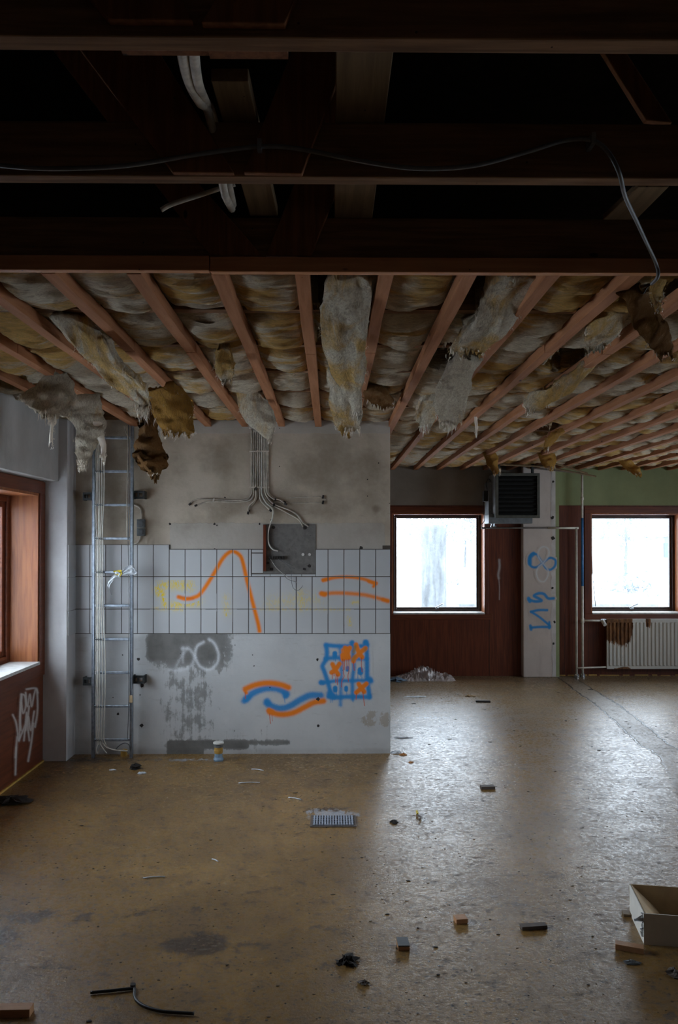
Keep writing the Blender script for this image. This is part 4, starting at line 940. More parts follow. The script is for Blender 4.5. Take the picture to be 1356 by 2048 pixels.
# ---------------------------------------------------------------- conduits fanning out on the partition wall
ends = [((520, 0), [(503, 975), (503, 988), (494, 998), (470, 1001), (430, 999), (400, 998), (386, 1002), (380, 1008)]),
        (0, [(507, 975), (507, 990), (498, 1001), (470, 1004), (430, 1003), (410, 1005), (392, 1011)]),
        (0, [(511, 975), (512, 990), (508, 1003), (498, 1012), (496, 1026)]),
        (0, [(515, 975), (514, 992), (508, 1006), (500, 1014), (497, 1022)]),
        (0, [(519, 975), (519, 985), (521, 1000), (530, 1010), (541, 1021)]),
        (0, [(523, 975), (524, 990), (532, 1005), (545, 1018), (545, 1035), (537, 1060), (537, 1085), (545, 1098), (556, 1102)]),
        (0, [(527, 975), (528, 990), (538, 1006), (548, 1012), (575, 1026), (598, 1040), (606, 1054)]),
        (0, [(530, 975), (532, 990), (545, 1006), (560, 1013), (590, 1026), (605, 1044), (617, 1053)]),
        (0, [(533, 975), (536, 988), (546, 997), (560, 1000), (571, 1008)]),
        (0, [(536, 975), (538, 987), (550, 997), (562, 1000), (569, 1004)])]
lbs = ['bent left to the farthest burnt end', 'bent left to the shorter burnt end', 'curving down left to a burnt stub', 'curving down left beside the burnt stub', 'ending just above the grey plate, left', 'longest, hanging down inside the grey plate', 'slanting right to the corner of the grey plate', 'slanting right, ending outermost at the grey plate', 'bending right to a short stub', 'bending right, topmost short stub']
for k, (_, path) in enumerate(ends):
    x = path[0][0]; pts = [wp(x, 858, .008)]+[wp(x, y, .008) for y in (900, 940)]+[wp(px, py, .010+.004*(k % 3)) for px, py in path]
    if k == 5: pts = pts[:-4]+[wp(px, py, .03) for px, py in path[-4:]]
    o = cable('wall_cable', pts, .0056, 'cable_d' if k != 5 else 'cable', 'painted wall cable %s' % lbs[k], group='cables fanning out on the wall', n=6)
    e = pts[-1]; d = (pts[-1]-pts[-2]).normalized()
    if k not in (5, 7, 6): MB().tube([e-d*.012, e+d*.012], .009, 7).build('burnt_end', M['tip'], o)
for i, (x0, x1, y) in enumerate(((499, 539, 903), (499, 539, 975))):
    a, c = wp(x0, y), wp(x1, y); tag(MB().box((a.x, YP-.020, a.z-.006), (c.x, YP-.013, a.z+.006)).build('cable_clamp', M['cable_d']), '%s clamp bar across the bundle of wall cables' % ('upper' if i == 0 else 'lower'), 'clamp', 'clamps on the wall cables')
for i, (x, y) in enumerate(((428, 1000), (551, 1000), (548, 1010), (646, 994), (646, 1005), (512, 978))):
    p = wp(x, y); tag(MB().obox((p.x, YP-.012, p.z), (.016, .024, .03), 0, 0, .3).build('cable_clip', M['tip'] if i != 0 else M['cable_d'], bevel=.003), ['pale clip on the left pair of wall cables', 'burnt clip where the cables bend right, upper', 'burnt clip where the cables bend right, lower', 'small dark clip far right on the plaster, upper', 'small dark clip far right on the plaster, lower', 'burnt lump at the bottom of the cable bundle'][i], 'cable clip', 'clips on the wall')
b = MB()
for pp in (((572, 996), (610, 994), (640, 994), (652, 999)), ((560, 1004), (600, 1006), (645, 1005))): b.tube([wp(x, y, .001) for x, y in pp], .0035, 6, smoothn=6)
b.build('plastered_over_cable', M['cable_d'], wallp)
# grey mounting plate with wooden strip
t = thing('fuse_board_plate', 'square grey mounting plate set among the tiles, fuse board removed', 'mounting plate', wp(578, 1147))
a, c = wp(526.5, 1048), wp(631, 1147.5); b = MB().box((a.x, YP-.007, c.z), (c.x, YP, a.z)); b.build('back_plate', M['panelgrey'], t)
a, c = wp(527, 1050), wp(533, 1142); MB().box((a.x, YP-.045, c.z), (c.x, YP-.007, a.z)).build('wood_strip', M['mahog_z'], t, bevel=.002)
a, c = wp(538, 1112), wp(569, 1119); b = MB().box((a.x, YP-.03, c.z), (c.x, YP-.007, a.z))
for k in range(6): b.box((a.x+.004+k*.021, YP-.038, c.z+.006), (a.x+.017+k*.021, YP-.03, a.z-.004))
b.build('terminal_strip', M['tip'], t, bevel=.002)
for x, y in ((606, 1109), (619, 1109)):
    p = wp(x, y); MB().lathe((p.x, YP-.007, p.z), [(.012, 0), (.012, .006), (.006, .006), (.005, .002)], 14, 'y').build('white_bushing', M['white_paint'], t)
for x, y, s in ((547, 1055, .03), (610, 1056, .034), (543, 1138, .032), (609, 1138, .028), (619, 1132, .03), (536, 1126, .024)):
    p = wp(x, y); b = MB(); q = [Vector((p.x+s*.6*math.cos(a_)*rr.uniform(.7, 1.1), YP-.0085, p.z+s*.5*math.sin(a_)*rr.uniform(.7, 1.1))) for a_ in np.linspace(0, 6.28, 9)[:-1]]; b.prism(q, (0, .001, 0)); b.build('dark_hole', M['tip'], t)
for x, y in ((579, 1098), (592, 1098), (579, 1108), (592, 1108), (621, 1071)):
    p = wp(x, y); MB().lathe((p.x, YP-.007, p.z), [(.003, 0), (.003, .0015)], 8, 'y').build('screw_hole', M['tip'], t)
for k, pp in enumerate((((540, 1117), (550, 1130), (565, 1146), (575, 1158), (592, 1164)), ((541, 1118), (553, 1136), (572, 1152), (585, 1160), (596, 1166)), ((556, 1118), (572, 1128), (582, 1140), (583, 1160), (586, 1175), (595, 1181), (603, 1175), (605, 1171)), ((560, 1119), (575, 1130), (590, 1138)), ((565, 1121), (578, 1128), (586, 1132)))):
    cable('wire', [wp(x, y, .03) for x, y in pp], .0018, 'cable_g' if k not in (1,) else 'cable', None, parent=t, n=6, seg=5)
# ---------------------------------------------------------------- capped pipe stub, floor drain
p = atZ(437, 1521); t = thing('pipe_stub', 'capped drain pipe stub standing on the floor at the wall foot', 'pipe', p)
MB().lathe(p, [(.038, 0), (.042, .012), (.032, .03), (.030, .06)], 20).build('blue_base', M['scrap_b'], t, smooth=False)
MB().lathe(p+Vector((0, 0, .06)), [(.033, 0), (.036, .025), (.034, .03), (.034, .05)], 20).build('yellow_body', M['yellow'], t)
MB().lathe(p+Vector((0, 0, .11)), [(.037, 0), (.037, .022), (.030, .024)], 20).build('grey_band', M['grey_box'], t)
MB().lathe(p+Vector((0, 0, .134)), [(.030, 0), (.044, .004), (.044, .014), (.036, .018), (.012, .02)], 20).build('white_cap', M['white_paint'], t)
a, c = atZ(620, 1655), atZ(711, 1632); t = thing('floor_drain', 'rectangular floor drain grate with white paint overspray', 'floor drain', ((a.x+c.x)/2, (a.y+c.y)/2, 0))
b = MB(); f = .016; b.box((a.x, a.y, 0), (c.x, a.y+f, .006)); b.box((a.x, c.y-f, 0), (c.x, c.y, .006)); b.box((a.x, a.y+f, 0), (a.x+f, c.y-f, .006)); b.box((c.x-f, a.y+f, 0), (c.x, c.y-f, .006)); b.build('frame', M['tie'], t)
b = MB(); n_ = 15
for k in range(n_):
    x = a.x+f+(c.x-a.x-2*f)*(k+.5)/n_; b.box((x-.0055, a.y+f, .001), (x+.0055, c.y-f, .012))
for k in range(4):
    y = a.y+f+(c.y-a.y-2*f)*(k+.5)/4; b.box((a.x+f, y-.005, .001), (c.x-f, y+.005, .007))
b.build('grate', flat('pale_sprayed_grate', (.40, .44, .52), .5, .1), t)
MB().box((a.x+f, a.y+f, .0005), (c.x-f, c.y-f, .001)).build('gully', M['black'], t)
# ---------------------------------------------------------------- back wall: heater, pipes, radiator
YH = 9.78
t = thing('fan_heater', 'boxy wall-hung fan heater with dark louvres at the top of the pillar', 'heater', atY(1034, 1037, YH))
a, c = atY(991, 946, YH), atY(1080, 1036, YH)
b = MB(); b.box((a.x, YH+.03, c.z+.01), (c.x-.01, YH+.42, a.z)); b.build('casing', M['heater_s'], t, bevel=.006)
b = MB(); fw = .036; b.box((a.x, YH, a.z-fw), (c.x, YH+.03, a.z)); b.box((a.x, YH, c.z), (c.x, YH+.03, c.z+fw)); b.box((a.x, YH, c.z+fw), (a.x+fw, YH+.03, a.z-fw)); b.box((c.x-fw, YH, c.z+fw), (c.x, YH+.03, a.z-fw)); ff = b.build('front_frame', M['heater'], t, bevel=.003)
H_ = a.z-c.z-2*fw
for k in range(9):
    z = c.z+fw+H_*(k+.5)/9; MB().obox(((a.x+c.x)/2, YH+.012, z), (c.x-a.x-2*fw, .030, .005), 0, -.8).build('louvre', M['louvre'], ff)
MB().box((a.x+fw, YH+.027, c.z+fw), (c.x-fw, YH+.0295, a.z-fw)).build('dark_core', M['black'], t)
q0, q1 = atY(975, 1033, YH+.2), atY(1062, 1047, YH+.2)
MB().box((q0.x, YH+.12, q1.z), (q1.x, YH+.40, q0.z+.03)).build('bottom_tray', M['heater_s'], t, bevel=.004)
q0, q1 = atY(974, 965, YH+.3), atY(990, 1037, YH+.3)
MB().box((q0.x, YH+.2, q1.z), (a.x, YH+.46, q0.z)).build('side_box', M['heater_s'], t, bevel=.005)
q0, q1 = atY(966, 982, YH+.3), atY(978, 1003, YH+.3); MB().box((q0.x, YH+.24, q1.z), (q1.x-.01, YH+.34, q0.z)).build('control_box', M['cable_k'], t, bevel=.006)
MB().tube([atY(x, y, YH+.3) for x, y in ((976, 985), (972, 968), (977, 958), (981, 962))], .004, 6, smoothn=6).build('control_wire', M['cable_k'], t)
MB().tube([atY(x, y, YH+.3) for x, y in ((968, 1000), (966, 1020), (969, 1040), (963, 1050), (966, 1060))], .004, 6, smoothn=6).build('control_wire', M['cable_k'], t)
p0, p1 = atY(986, 1040, YH+.3), atY(986, 1053, YH+.3); b = MB(); b.tube([p0, p1], .024, 10); b.tube([p1+Vector((-.03, 0, 0)), p1+Vector((.04, 0, 0))], .014, 10); b.build('valve', M['chrome'], t)
# hanging brackets up to the joists
b = MB(); b.box((a.x+.05, YH+.1, a.z), (a.x+.08, YH+.13, ZB)); b.box((c.x-.08, YH+.1, a.z), (c.x-.05, YH+.13, ZB)); b.build('hanger', M['plate'], t)
def laths():
    for k, (x0, y0, x1, y1, Y, mt) in enumerate(((1000, 935, 1110, 934, 9.5, 'plank_y'), (1078, 942, 1192, 953, 9.6, 'plank_y'), (1060, 940, 1160, 946, 9.9, 'tie'), (1100, 938, 1175, 947, 9.2, 'plank_y'))):
        A_, B_ = atY(x0, y0, Y), atY(x1, y1, Y+.1); A_.z = CZ-.009; b = MB(); b.tube([A_, B_], .011, 4)
        tag(b.build('broken_lath', M[mt]), ['thin pale lath above the fan heater', 'long broken lath sticking out right over the green wall', 'dark lath stub over the pillar', 'upper broken lath beside the long one'][k], 'lath', 'broken laths above the heater')
laths()
YPp = 10.29
def pp_(x, y): return atY(x, y, YPp)
pr = .0165
t = thing('heating_pipe', 'cream heating pipe coming across the pillar and down to the floor', 'pipe', pp_(1155, 1350))
hz = atY(1043, 1056, yq-.02).z
b = MB(); b.tube([(pp_(1092, 1055).x, yq-.02, hz), (atY(1157, 1056, yq-.02).x, yq-.02, hz)], pr*.9, 10); b.build('horizontal_run', M['pipe'], t, smooth=True)
b = MB(); b.tube([(q0.x, yq-.02, hz), (pp_(1092, 1055).x, yq-.02, hz)], pr*.7, 10); b.build('dark_run', M['tie'], t, smooth=True)
xv = atY(1152.5, 1060, yq-.02).x
MB().tube([(xv, yq-.02, hz), (xv, yq-.015, 0.04)], pr, 10).build('riser', M['pipe'], t, smooth=True)
MB().lathe((xv, yq-.018, 0), [(.034, 0), (.034, .03), (.022, .05)], 16).build('collar', M['chrome'], t)
t = thing('heating_pipe', 'tall cream heating pipe, partly sprayed blue, right of the pillar', 'pipe', pp_(1166, 1350))
xv2 = atY(1164.5, 1100, YPp-.05).x; Yv = YPp-.05
zb0, zb1 = atY(1164, 1172, Yv).z, atY(1164, 1036, Yv).z
MB().tube([(xv2, Yv, .04), (xv2, Yv, zb0)], pr, 10).build('lower_run', M['pipe'], t, smooth=True)
MB().tube([(xv2, Yv, zb0), (xv2, Yv, zb1)], pr*1.02, 10).build('blue_run', M['blue_pipe'], t, smooth=True)
MB().tube([(xv2, Yv, zb1), (xv2, Yv, 2.70)], pr*.95, 10).build('upper_run', M['pipe'], t, smooth=True)
MB().tube([(xv2, Yv, atY(1164, 1000, Yv).z), (xv2, Yv, atY(1164, 994, Yv).z)], pr*1.3, 10).build('coupling', M['pipe'], t, smooth=True)
MB().lathe((xv2, Yv, 0), [(.034, 0), (.034, .03), (.022, .05)], 16).build('collar', M['chrome'], t)
ztee = atY(1166, 1241, Yv).z
MB().tube([(xv2, Yv, ztee-.03), (xv2, Yv, ztee+.03)], pr*1.35, 10).build('tee', M['pipe'], t, smooth=True)
xrad = atY(1214, 1290, 10.2).x
MB().tube([(xv2, Yv, ztee), (xrad-.02, Yv, ztee-.005)], pr*.75, 10).build('branch', M['pipe'], t, smooth=True)
zlow = atY(1160, 1335, yq).z
tag(MB().tube([(xv, yq-.02, zlow-.004), (xv+.06, yq-.025, zlow), (xrad+.0, Yv-.02, zlow+.006)], pr*.65, 10).build('return_pipe', M['pipe'], smooth=True), 'thin cream return pipe running low to the radiator', 'pipe')
# radiator
Yr = 10.20; z0, z1 = atY(1240, 1338, Yr).z, atY(1240, 1238, Yr).z; xR = xrad+1.45
t = thing('radiator', 'white ribbed panel radiator with rust patches under the right back window', 'radiator', (xrad+.7, Yr, z0))
b = MB(); pitch = .0505; x = xrad; prof = []
b2 = []; x = xrad+.012
while x < xR-.02:
    for u, dy in ((0, 0), (.28, 0), (.42, -.014), (.80, -.014), (.94, 0)): b2.append((x+u*pitch, dy))
    x += pitch
b2 = [(xrad, 0)]+b2+[(xR, 0)]; zz = [z0, z0+.035, z0+.05, z1-.055, z1-.04, z1]; amp = [0, 0, 1, 1, 0, 0]; n_ = len(b2)
for z, am in zip(zz, amp): b.v += [(x, Yr+dy*am, z) for x, dy in b2]
for j in range(5):
    for i in range(n_-1): b.f.append((j*n_+i, j*n_+i+1, (j+1)*n_+i+1, (j+1)*n_+i))
k = len(b.v); b.box((xrad, Yr+.0015, z0), (xR, Yr+.02, z1)); b.build('front_panel', M['rad'], t)
MB().box((xrad+.01, Yr+.02, z0+.01), (xR-.01, Yr+.06, z1-.01)).build('rear_panel', M['rad'], t)
b = MB(); 
for x in (xrad+.2, xR-.2): b.box((x, Yr+.06, z0+.05), (x+.04, YB, z1-.05))
b.build('wall_mount', M['plate'], t)
q = atY(1206, 1240, Yv-.03); b = MB(); b.tube([(xrad-.07, Yv, ztee), (xrad+.01, Yv, ztee)], .022, 10); vb = b.build('valve_body', M['chrome'], t)
b = MB(); b.tube([(xrad-.045, Yv, ztee), (xrad-.03, Yv-.06, ztee-.055)], .024, 12); b.build('valve_knob', M['white_paint'], vb)
# hanging blind cord in the right window
cable('window_cord', [atY(x, y, YB+.2) for x, y in ((1183.5, 1110), (1185, 1150), (1189, 1190), (1191, 1213))], .004, 'cable_k', 'dark thin cord hanging at the left of the right back window')
# ---------------------------------------------------------------- spray paint
ORG, BLU, WHT, YEL, DORG = (.92, .23, .012), (.02, .25, .60), (.78, .80, .83), (.85, .62, .0), (.62, .09, .02)
onw = lambda off: (lambda x, y: atY(x, y, YP-off))
TO, PO = .0103, .0006
rects_np = list(rects)
def on_tiles(X, Y, cell):
    m = np.zeros(X.shape, bool)
    for x0, y0, x1, y1 in rects_np: m |= (X > x0+cell*.3) & (X < x1-cell*.3) & (Y > y0+cell*.3) & (Y < y1-cell*.3)
    return m
zero = lambda X, Y: (np.zeros(X.shape),)*3
paint('spray_curve', onw(TO), (340, 1090, 540, 1275), [([(357, 1194), (372, 1198), (388, 1195), (402, 1186), (425, 1152), (445, 1118), (458, 1105), (467, 1103), (478, 1109), (485, 1122), (495, 1165), (508, 1215), (516, 1246), (519, 1262)], 4.0, 3, ORG, 1), ([(358, 1193), (372, 1195), (386, 1197)], 2.5, 2, DORG, .35)], M['spray_tile'], wallp, 'orange spray-painted bell curve across the tiles', masks=zero, inside=on_tiles)
paint('spray_strokes', onw(TO), (628, 1145, 780.4, 1215), [([(647, 1161), (665, 1156), (685, 1154), (710, 1155), (730, 1159), (748, 1166)], 3.4, 2.5, ORG, .95), ([(646, 1160), (656, 1158)], 3.6, 2.5, ORG, 1), ([(738, 1163), (752, 1167)], 3.4, 2.5, ORG, 1), ([(752, 1166), (747, 1173)], 3, 2.5, ORG, 1),
    ([(645, 1188), (670, 1186), (700, 1187), (730, 1190), (755, 1196), (775, 1202)], 3.8, 3.5, ORG, .9), ([(643, 1187), (649, 1189)], 5, 3, ORG, 1), ([(766, 1199), (777, 1202)], 3.6, 3, ORG, 1)], M['spray_tile'], wallp, 'two short orange spray-painted strokes on the tiles', masks=zero, inside=on_tiles)
paint('spray_spatter', onw(TO-.00015), (300, 1160, 780, 1262), [([(318, 1175), (345, 1168), (378, 1172)], 9, 12, YEL, .8), ([(316, 1190), (314, 1178)], 3, 5, YEL, 1), ([(324, 1185), (330, 1212)], 4, 5, YEL, 1.0), ([(345, 1210), (395, 1205)], 6, 8, YEL, .8), ([(400, 1190), (395, 1200)], 6, 8, YEL, .6), ([(308, 1217), (365, 1219)], 2, 4, YEL, .7),
    ([(452, 1195), (454, 1225)], 5, 9, YEL, .45), ([(540, 1205), (640, 1195)], 8, 16, YEL, .40), ([(600, 1185), (605, 1215)], 5, 8, YEL, .45), ([(520, 1218), (700, 1219)], 1.5, 3, YEL, .6), ([(698, 1235), (700, 1250)], 2.5, 4, YEL, .8), ([(705, 1206), (715, 1204)], 3, 4, YEL, .6), ([(450, 1220), (453, 1232)], 1.5, 2, YEL, .7)], M['speck_tile'], wallp, 'yellow paint spattered over the tiles', 1.5, masks=zero, inside=on_tiles)
ARCS = [
    ([(493, 1398), (505, 1387), (525, 1378), (545, 1376), (562, 1380), (573, 1388)], 6.8, 4.5, BLU, .96), ([(488, 1402), (497, 1394)], 5.5, 4.5, BLU, .9), ([(571, 1385), (571, 1392)], 6, 3.5, BLU, .9),
    ([(491, 1378), (510, 1370), (535, 1366), (560, 1369), (577, 1375)], 5.8, 4, ORG, 1), ([(490, 1381), (493, 1386)], 3, 2.5, ORG, 1), ([(533, 1405), (545, 1413), (562, 1417), (580, 1412), (600, 1400), (620, 1391), (641, 1391)], 6.8, 4.5, BLU, .95), ([(535, 1402), (536, 1408)], 6, 4, BLU, .8),
    ([(540, 1424), (560, 1429), (585, 1426), (610, 1414), (628, 1405), (647, 1402)], 5.8, 4, ORG, 1), ([(538, 1421), (544, 1424)], 5.5, 3, ORG, 1),
    ([(490, 1385), (491, 1397)], .7, .8, DORG, .9), ([(568, 1392), (570, 1405)], .6, .8, BLU, .9), ([(539, 1428), (541, 1447)], .7, .8, DORG, .9), ([(544, 1430), (545, 1442)], .5, .8, DORG, .8)]
def g_(x, y): return (600+x*180/1356, 1260+y*180/1356)
def gl(*p): return [g_(*q) for q in p]
S = [(gl((390, 225), (520, 240), (700, 245), (860, 245), (1000, 240)), 4.4, 3.5, BLU, .97), (gl((395, 240), (405, 330), (395, 440), (340, 540), (365, 620), (405, 740), (440, 860), (470, 980)), 4.6, 3.5, BLU, .97),
     (gl((380, 435), (520, 418), (700, 425), (860, 430), (1000, 435)), 4.2, 3.5, BLU, .95), (gl((320, 792), (420, 785), (560, 765), (760, 765), (1070, 758)), 3.8, 3.5, BLU, .95), (gl((315, 790), (345, 795)), 5, 3, BLU, .95),
     (gl((430, 1005), (540, 1015), (640, 1010), (800, 1005), (1040, 1010)), 4.6, 3.5, BLU, .97), (gl((605, 280), (620, 450), (620, 700), (615, 900), (610, 1130)), 3.4, 4, BLU, .85), (gl((790, 190), (800, 350), (812, 560), (790, 760), (795, 1040)), 3.9, 3.5, BLU, .93),
     (gl((990, 200), (1005, 330), (1010, 520), (1010, 720), (1025, 860), (1050, 1010)), 4.8, 3.5, BLU, .97), (gl((990, 185), (1000, 215)), 6, 3, BLU, 1), (gl((1050, 740), (1065, 770)), 5.5, 4, BLU, .9), (gl((780, 195), (785, 205)), 5, 3, BLU, .9), (gl((450, 960), (500, 1000)), 7, 4, BLU, .95)]
for x, y, r in ((525, 365, 5), (715, 580, 3.6), (910, 615, 6), (530, 885, 4.8), (695, 880, 4)): S.append((gl((x, y-12), (x, y+22)), r, 1.6, BLU, 1))
for x, y, l in ((505, 400, 55), (530, 400, 70), (870, 640, 160), (910, 650, 50), (930, 650, 80), (548, 900, 90), (700, 900, 65), (455, 1030, 60), (480, 1030, 60), (795, 1040, 45)): S.append((gl((x, y), (x+4, y+l)), .55, .9, BLU, .9))
for q in ([(680, 270), (700, 350), (735, 420)], [(750, 270), (700, 350), (650, 420)], [(700, 280), (705, 420)], [(640, 380), (650, 440)], [(845, 220), (880, 320), (935, 410)], [(985, 275), (900, 350), (820, 430), (805, 470)], [(490, 515), (530, 600), (575, 670)], [(595, 510), (530, 600), (475, 640)], [(885, 815), (920, 870), (965, 930)], [(1000, 810), (920, 880), (850, 940)]): S.append((gl(*q), 4.7, 1.8, ORG, 1))
S += [(gl((640, 300), (655, 420)), 3, 2, ORG, .9), (gl((730, 290), (740, 410)), 3, 2, ORG, .9), (gl((830, 250), (810, 330)), 3, 3, (.35, .22, .06), .8), (gl((820, 400), (800, 450)), 3.5, 3, (.5, .22, .05), .7), (gl((990, 270), (985, 310)), 2.5, 3, (.35, .22, .08), .6)]
for q in ([(645, 440), (655, 640), (665, 700), (630, 770), (625, 860)], [(675, 450), (668, 600)], [(705, 450), (708, 590)], [(735, 440), (738, 600), (722, 690), (730, 775)], [(805, 480), (818, 610)], [(925, 420), (928, 560), (937, 630)], [(487, 660), (487, 730)], [(513, 650), (513, 690)], [(545, 670), (537, 790)], [(570, 680), (562, 825)], [(850, 960), (845, 1050)], [(945, 930), (960, 1040), (973, 1140)]): S.append((gl(*q), .7, .9, DORG, .95))
in_arcs = lambda X, Y, c: (X < 634) | ((Y > 1378) & (X < 650))
paint('spray_arcs', onw(PO), (470, 1345, 650.2, 1455.2), ARCS+S, M['spray_plaster'], wallp, 'two pairs of orange and blue spray-painted arcs', .7, masks=masks, inside=in_arcs)
paint('spray_grid', onw(PO), (633.8, 1277.6, 752.1, 1418.3), ARCS+S, M['spray_plaster'], wallp, 'blue spray-painted noughts and crosses grid with orange crosses', .7, masks=masks, inside=lambda X, Y, c: ~in_arcs(X, Y, c))
def z7(x, y): return (300+x/2.712, 860+y/2.712)
S = [([z7(*q) for q in ((205, 1180), (170, 1230), (140, 1290), (165, 1300))], 1.6, 5, WHT, .45), ([z7(*q) for q in ((175, 1185), (215, 1190), (240, 1235), (215, 1285), (150, 1305), (110, 1300))], 2, 4.5, WHT, .6), ([z7(*q) for q in ((290, 1150), (255, 1175), (245, 1225), (270, 1280), (320, 1300), (360, 1270), (372, 1220), (350, 1160), (320, 1135))], 2, 4, WHT, .8), ([z7(*q) for q in ((180, 1180), (178, 1260))], 1.2, 4, WHT, .5)]
paint('spray_letters', onw(PO), (325, 1265, 450, 1350), S, M['spray_plaster'], wallp, 'faint white spray-painted round letters on the bare cement', masks=masks)
def z5(x, y): return (940+x/4.096, 900+y/4.096)
onp = lambda x, y: atY(x, y, yq-.0035)
S = [([z5(*q) for q in ((545, 855), (510, 850), (490, 880), (485, 925), (505, 955), (545, 960), (590, 930), (640, 890), (670, 885), (700, 905), (695, 950), (660, 980), (625, 970), (590, 920), (555, 865))], 2.4, 1.6, BLU, .95),
     ([z5(*q) for q in ((520, 850), (492, 880), (490, 930))], 4.2, 2, BLU, .95), ([z5(*q) for q in ((590, 920), (560, 870), (565, 820), (600, 792), (640, 810), (645, 860), (600, 925), (560, 960), (545, 1010), (565, 1065), (605, 1078), (635, 1040), (640, 985), (600, 930))], 1.2, 1.8, (.66, .68, .68), .9)]
S += [([z5(*q) for q in ((480, 1225), (530, 1240), (585, 1235), (560, 1215), (525, 1195), (560, 1175), (605, 1180), (640, 1215), (685, 1215))], 2.9, 1.6, BLU, .95), ([z5(*q) for q in ((480, 1215), (490, 1240))], 3.5, 1.5, BLU, .9),
      ([z5(*q) for q in ((632, 1312), (560, 1312), (500, 1325))], 2.5, 1.5, BLU, .95), ([z5(*q) for q in ((500, 1325), (570, 1370), (655, 1440))], 2.3, 1.5, BLU, .95), ([z5(*q) for q in ((655, 1450), (570, 1450), (500, 1455))], 2.5, 1.5, BLU, .95), ([z5(*q) for q in ((495, 1440), (500, 1470))], 3, 1.5, BLU, .9), ([z5(*q) for q in ((650, 1410), (650, 1460))], 2.3, 1.5, BLU, .9)]
paint('spray_sign', onp, (1052, 1088, 1114, 1265), S, M['spray_pillar'], pil, 'blue and white looping spray-painted signs on the pillar', .7, masks=zero)
paint('spray_drip', lambda x, y: atY(x, y, YB-.0015), (985, 1110, 1010, 1205), [([z5(240, 900), z5(242, 960), z5(232, 1020), z5(235, 1050)], 1.8, 2.2, (.5, .47, .46), .8), ([z5(236, 1050), z5(241, 1130), z5(240, 1225)], .6, 1.2, (.5, .47, .46), .8)], M['spray_wz'], pb, 'grey-white paint streak with a drip on the back panelling', .8, masks=zero)
def z6(x, y): return (x/2.926, 900+y/2.926)
S = []
for q in (((75, 1550), (95, 1600), (110, 1700), (115, 1620), (120, 1480), (125, 1430)), ((125, 1430), (145, 1440), (150, 1500), (135, 1540), (125, 1480)), ((150, 1420), (160, 1500), (175, 1430), (185, 1500), (200, 1430), (215, 1400), (220, 1520), (205, 1620)), ((110, 1700), (150, 1600), (155, 1540), (140, 1700)), ((150, 1640), (165, 1560), (180, 1640), (200, 1530)), ((155, 1400), (205, 1395), (222, 1420)), ((90, 1900), (95, 1740)), ((165, 1820), (185, 1700), (195, 1600)), ((100, 1680), (90, 1800)), ((128, 1440), (118, 1560), (122, 1640)), ((170, 1500), (162, 1600), (172, 1700))):
    S.append(([z6(*p_) for p_ in q], 1.5, 2.2, (.62, .58, .55), .85))
paint('spray_scribble', lambda x, y: atX(x, y, XL+.002), (18, 1370, 84, 1565), S, M['spray_wy'], pl, 'white spray-painted scribble on the panelling below the left window', .8, masks=zero)
# wall holes and plugs on the partition
b = MB(); rr = random.Random(31)
for x, y, r in ((635, 1319, .013), (636, 1398, .016), (636, 1451, .012), (275, 1222, .0), (340, 1048, .012), (429, 1048, .011), (434, 1051, .008), (338, 1098, .014), (429, 1099, .011), (543, 1040, .01), (519, 1048, .01), (757, 926, .006), (735, 959, .006), (735, 992, .006), (741, 1168, .0),
        (236, 1428, .012), (283, 1451, .016), (284, 1371, .02), (277, 1318, .014), (722, 1096, .016), (541, 1226, .0), (450, 995, .008), (508, 1332, .006), (470, 1290, .005), (505, 1310, .005), (540, 1375, .006), (528, 1205, 0), (245, 1310, .006), (226, 1395, .005), (280, 1390, .006)):
    if not r: continue
    p = wp(x, y, .0012 if not (1100 < y < 1267) else TO); q = [Vector((p.x+r*math.cos(a_)*rr.uniform(.6, 1.2), p.y, p.z+r*math.sin(a_)*rr.uniform(.6, 1.2))) for a_ in np.linspace(0, 6.28, 10)[:-1]]; b.add(q, [tuple(range(9))[::-1]])
b.build('plug_hole', M['tip'], wallp)
# ---------------------------------------------------------------- things on the floor
t = thing('cardboard_box', 'open white cardboard box cut off at the right edge of the view', 'box', atZ(1340, 1895))
p0, p1 = atZ(1287, 1889), atZ(1287, 1889)
fl = atZ(1288, 1889); fr_ = atZ(1420, 1899); dirx = (fr_-fl).normalized(); dy_ = Vector((-dirx.y, dirx.x, 0)); W_, D_, H_ = .42, .30, .135
def bx5(o, ux, uy, uz): return [o, o+ux, o+ux+uz, o+uz]
b = MB(); th = .004
b.prism(bx5(fl, dirx*W_, 0, Vector((0, 0, H_))), dy_*th); b.build('front_side', M['card_out'], t)
b = MB(); b.prism(bx5(fl+dy_*D_, dirx*W_, 0, Vector((0, 0, H_))), dy_*-th); b.build('back_side', M['card_in'], t)
b = MB(); b.prism(bx5(fl+dirx*W_, dy_*D_, 0, Vector((0, 0, H_))), dirx*-th); b.build('right_side', M['card_in'], t)
b = MB(); b.prism(bx5(fl, dy_*D_, 0, Vector((0, 0, H_))), dirx*th); b.build('left_side', M['card_out'], t)
b = MB(); b.prism([fl+dirx*th*1.2+dy_*th, fl+dirx*th*1.2+dy_*(D_-th), fl+dirx*.10+dy_*(D_*.5)+Vector((0, 0, .02))+dirx*.02, ], Vector((.001, 0, .002)))
b.v = []; b.f = []
b.prism([fl+dirx*.006+dy_*.006+Vector((0, 0, H_)), fl+dirx*.006+dy_*(D_-.006)+Vector((0, 0, H_)), fl+dirx*.12+dy_*(D_-.02)+Vector((0, 0, .03)), fl+dirx*.12+dy_*.02+Vector((0, 0, .03))], dirx*.003); b.build('inner_flap', M['card_in'], t)
b = MB(); b.prism([fl+dirx*th+dy_*th, fl+dirx*(W_-th)+dy_*th, fl+dirx*(W_-th)+dy_*(D_-th), fl+dirx*th+dy_*(D_-th)], (0, 0, .004)); b.build('bottom', M['card_in'], t)
